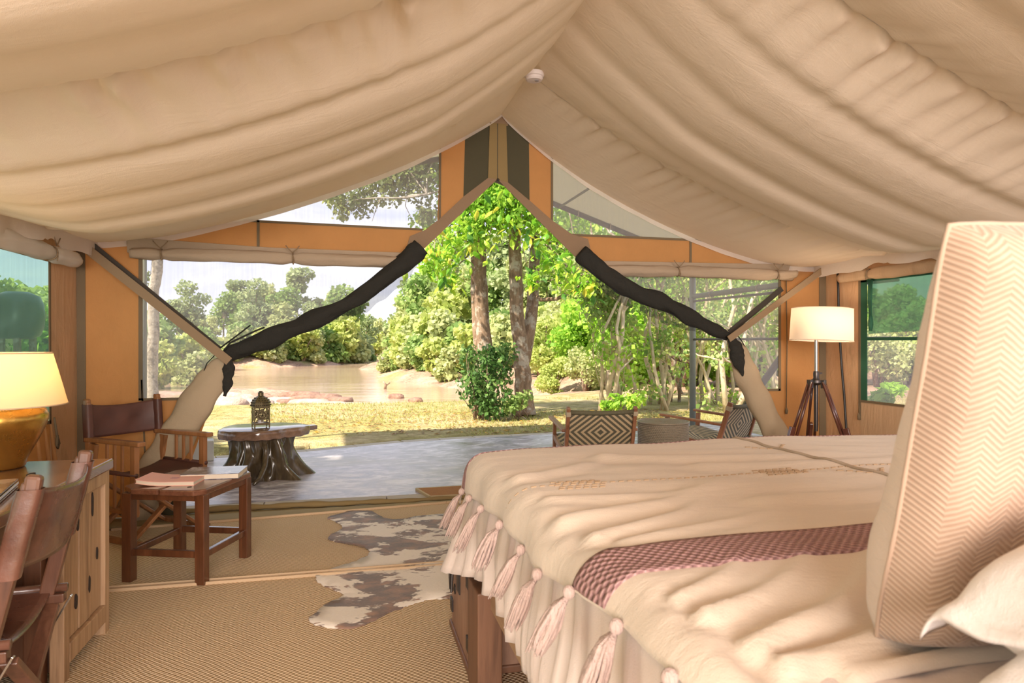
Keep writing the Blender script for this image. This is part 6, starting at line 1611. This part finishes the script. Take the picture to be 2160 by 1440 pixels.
near_tree('riverside_tree', 'forked brown tree on the lawn, right of the two behind the doorway', (1108, 868, 12.2),
    [([(1106, 868, 12.2), (1103, 800, 12.2), (1100, 750, 12.2), (1090, 660, 12.1), (1086, 540, 12.0), (1084, 420, 11.9), (1080, 250, 11.8)], 0.165, 0.09), ([(1104, 760, 12.25), (1118, 690, 12.3), (1126, 600, 12.4), (1128, 500, 12.5), (1135, 330, 12.7)], 0.125, 0.08),
     ([(1120, 610, 12.2), (1140, 632, 11.9), (1175, 630, 11.7), (1215, 610, 11.5), (1262, 575, 11.2), (1330, 520, 11)], 0.035, 0.03)],
    bl((1090, 440, 11.6, .6), (1130, 480, 11.6, .5), (1165, 540, 11.4, .42), (1190, 590, 11.2, .34), (1060, 400, 11.8, .7), (1120, 590, 11.3, .2), (1240, 590, 11.0, .3), (1100, 340, 12.2, 1.3), (1200, 440, 12, .7), (1260, 470, 12, .7)),
    5200, bl((1090, 450, 11.2, .55), (1130, 490, 11.2, .5), (1165, 545, 11.0, .4), (1200, 570, 10.9, .3), (1120, 585, 11.0, .18), (1255, 590, 10.8, .22), (1230, 610, 10.8, .2)), 150, 'lf_bright', 302)
# leafy undergrowth round the trunks
def shrub(label, px, d, blobs, n, size, mat, seed, nst=14, barkm='bark', name='undergrowth_shrub'):
    b = at(px, 868, d); b.z = gz(tx(px, d), d)-0.02; t = thing(name, label, 'shrub', b); r_ = random.Random(seed)
    o = foliage(t, blobs, n, size, mat, seed, shell=0.15, droop=0.35, asp=0.3); o.data.transform(Matrix.Translation(-b))
    m = MB()
    for k in range(nst):
        c, R = r_.choice(blobs); m.tube(wav(b+Vector((r_.uniform(-.15, .15), r_.uniform(-.1, .1), 0)), Vector(c)+Vector((r_.gauss(0, 1), r_.gauss(0, 1), r_.gauss(0, 1)))*R*0.4, 4, 0.05, r_), [0.012, 0.010, 0.008, 0.006, 0.003], 5)
    m.build('stems', M[barkm], t, smooth=True, world=True); return t
shrub('dark leafy shrub growing round the foot of the left twin-stemmed tree', 1015, 11.6, bl((1015, 770, 11.6, .38), (988, 748, 11.5, .2), (1045, 760, 11.5, .28), (1030, 820, 11.5, .40), (996, 812, 11.4, .3), (1040, 855, 11.4, .28), (1070, 745, 11.6, .22), (1012, 850, 11.4, .2), (1065, 790, 11.7, .2)), 2000, 0.09, 'lf_dark', 311, 26)
shrub('small pale shrub at the foot of the forked tree', 1100, 11.6, bl((1095, 845, 11.5, .16), (1110, 835, 11.6, .12), (1078, 855, 11.4, .16)), 420, 0.08, 'lf_mid', 312, 8)
# spotted tree far left and its overhanging bough
near_tree('mottled_tree', 'pale mottled tree trunk seen through the left mesh window', (322, 880, 15.0),
    [([(322, 880, 15), (320, 800, 15), (324, 700, 15), (323, 620, 15), (333, 560, 15), (330, 480, 15), (350, 380, 14.6), (420, 180, 14)], 0.125, 0.10), ([(350, 380, 14.6), (520, 210, 13.4), (700, 250, 12.4), (840, 330, 11.8), (900, 410, 11.4)], 0.045, 0.010)],
    bl((880, 370, 11.8, .5), (820, 390, 11.8, .42), (760, 420, 11.8, .34), (720, 430, 11.8, .3), (900, 450, 11.6, .22), (850, 330, 12, .6), (780, 350, 12, .5), (700, 400, 12, .3), (910, 340, 11.8, .5), (300, 590, 15.2, .25)),
    5200, [], 0, 'lf_olive', 321, 0.085, 14, 'palebark')

# ---- the stem thicket at the right
rt = random.Random(77)
THK = [(1288, 12.8, 'leaning pair of pale stems at the left edge of the thicket'), (1335, 13.6, 'thin pale stem second from the left in the thicket'), (1375, 14.5, 'slim leafy stem just left of the drum table top'), (1400, 13.2, 'twisted pale stem behind the drum table'), (1425, 15.0, 'dark slim stem in the thicket left of the steel post'),
       (1470, 13.5, 'thick pale stem just right of the steel post'), (1495, 14.5, 'pale stem behind the sideways lounge chair armrest'), (1520, 12.9, 'bent pale stem crossing the tied door flap'), (1555, 14.5, 'pale stem right of the tied strap knot'), (1590, 15.5, 'tangled stem behind the right mesh window'), (1625, 14.6, 'pale stem at the right edge of the mesh window'), (1310, 15.5, 'straight grey trunk rising behind the left thicket stems'), (1445, 17.0, 'backmost leafy stem behind the steel post'), (1570, 18.0, 'backmost pale stem behind the right mesh window')]
for i, (px, d, lb) in enumerate(THK):
    b = at(px, 868, d); b.z = gz(tx(px, d), d)-0.03
    t = thing('thicket_tree', lb, 'tree', b); m = MB(); blobs = []
    ns = 1 if i == 11 else rt.choice((2, 3, 3))
    for k in range(ns):
        base = b+Vector((rt.uniform(-.22, .22), rt.uniform(-.25, .25), 0)); lean = rt.uniform(-0.9, 0.9) if i != 11 else 0.1
        h = rt.uniform(2.6, 4.0); pts = [base]; r0 = rt.uniform(0.030, 0.060) if i != 11 else 0.075
        for q in range(1, 8):
            v = q/7; pts.append(base+Vector((lean*v**1.5*CT+0.13*math.sin(v*7+k*2+i), -lean*v**1.5*ST+0.13*math.cos(v*6+i), h*v))+Vector((rt.uniform(-.06, .06), rt.uniform(-.06, .06), 0)))
        m.tube(pts, [r0*(1-0.6*q/7) for q in range(8)], 8)
        for q in range(4 if i != 11 else 2):
            s0 = pts[rt.randint(2, 6)]; e = s0+Vector((rt.uniform(-.8, .8), rt.uniform(-.5, .5), rt.uniform(0.1, 0.9)))
            m.tube(wav(s0, e, 4, 0.10, rt), [r0*0.5, r0*0.42, r0*0.35, r0*0.25, r0*0.12], 6)
            blobs.append((tuple(e), rt.uniform(0.22, 0.40)))
        blobs.append((tuple(pts[-1]), 0.5)); blobs.append((tuple(pts[-2]), 0.38))
        blobs.append((tuple(base+Vector((rt.uniform(-.4, .4), rt.uniform(-.2, .2), rt.uniform(.1, 1.2)))), 0.26))
        if rt.random() < 0.7: blobs.append((tuple(pts[3]+Vector((rt.uniform(-.3, .3), rt.uniform(-.2, .2), 0))), 0.26))
    m.build('stems', M['vinebark' if i not in (4, 11, 12) else 'bark'], t, smooth=True, world=True)
    o = foliage(t, blobs, 1250, 0.10, ['lf_bright', 'lf_yel', 'lf_bright', 'lf_mid'][i % 4], 400+i, shell=0.1, droop=0.35, asp=0.36); o.data.transform(Matrix.Translation(-b))
shrub('low bright plant at the foot of the thicket behind the first lounge chair', 1310, 11.6, bl((1300, 845, 11.5, .16), (1330, 850, 11.5, .16), (1280, 855, 11.6, .12), (1350, 840, 11.7, .14)), 500, 0.09, 'lf_bright', 331, 10)
shrub('dark overhanging leafy bough between the trunks and the thicket', 1290, 13.4, bl((1260, 640, 13.2, .45), (1290, 600, 13.4, .5), (1240, 600, 13.2, .35), (1300, 670, 13.4, .4), (1330, 560, 13.6, .5)), 1800, 0.10, 'lf_mid', 332, 12, 'vinebark', 'overhanging_bush')
shrub('small fern-like plant on the lawn beyond the right side window', 1865, 8.6, bl((1865, 835, 8.6, .16), (1885, 820, 8.6, .12), (1850, 845, 8.6, .12)), 160, 0.16, 'lf_bright', 333, 6)

# ---- grass and fallen leaves on the lawn
rs = np.random.RandomState(8); n = 26000
d = 8.6+7.5*rs.rand(n)**1.1; r = (rs.rand(n)*1.75-0.62)*d*0.62
x, y = r*CT+d*ST, -r*ST+d*CT
keep = (vnoise(x*1.2, y*1.2, 5) > -0.15) & ~((y < 9.35+0.2*(x-1.2)) & (x > -3.6)); x, y, r, d = x[keep], y[keep], r[keep], d[keep]; n = len(x)
z = height(np.stack([r, d], 1)); hgt_ = 0.025+0.045*rs.rand(n); a = rs.rand(n)*6.28; w_ = 0.006
v = np.stack([np.stack([x-w_*np.cos(a), y-w_*np.sin(a), z-0.005], 1), np.stack([x+w_*np.cos(a), y+w_*np.sin(a), z-0.005], 1), np.stack([x+0.03*rs.normal(size=n), y+0.03*rs.normal(size=n), z+hgt_], 1)], 1).reshape(-1, 3)
o = mesh_np('lawn_grass', v, np.arange(3*n).reshape(n, 3), M['grass'], None, rs.rand(n)); tag(o, 'short sunlit grass of the lawn between porch and river', 'grass', kind='stuff')
n = 1500; d = 9.6+3.6*rs.rand(n); r = (rs.rand(n)*0.62-0.36)*d
x, y = r*CT+d*ST, -r*ST+d*CT; z = height(np.stack([r, d], 1))+0.012; a = rs.rand(n)*6.28; s_ = 0.02+0.035*rs.rand(n)
c, s = np.cos(a), np.sin(a)
v = np.stack([np.stack([x-s_*c, y-s_*s, z], 1), np.stack([x+s_*0.4*s, y-s_*0.4*c, z+0.012], 1), np.stack([x+s_*c, y+s_*s, z+0.004], 1), np.stack([x-s_*0.4*s, y+s_*0.4*c, z+0.014], 1)], 1).reshape(-1, 3)
o = mesh_np('fallen_leaves', v, np.arange(4*n).reshape(n, 4), M['fallen'], None, rs.rand(n)); tag(o, 'brown and yellow fallen leaves strewn over the lawn under the trees', 'fallen leaves', kind='stuff')
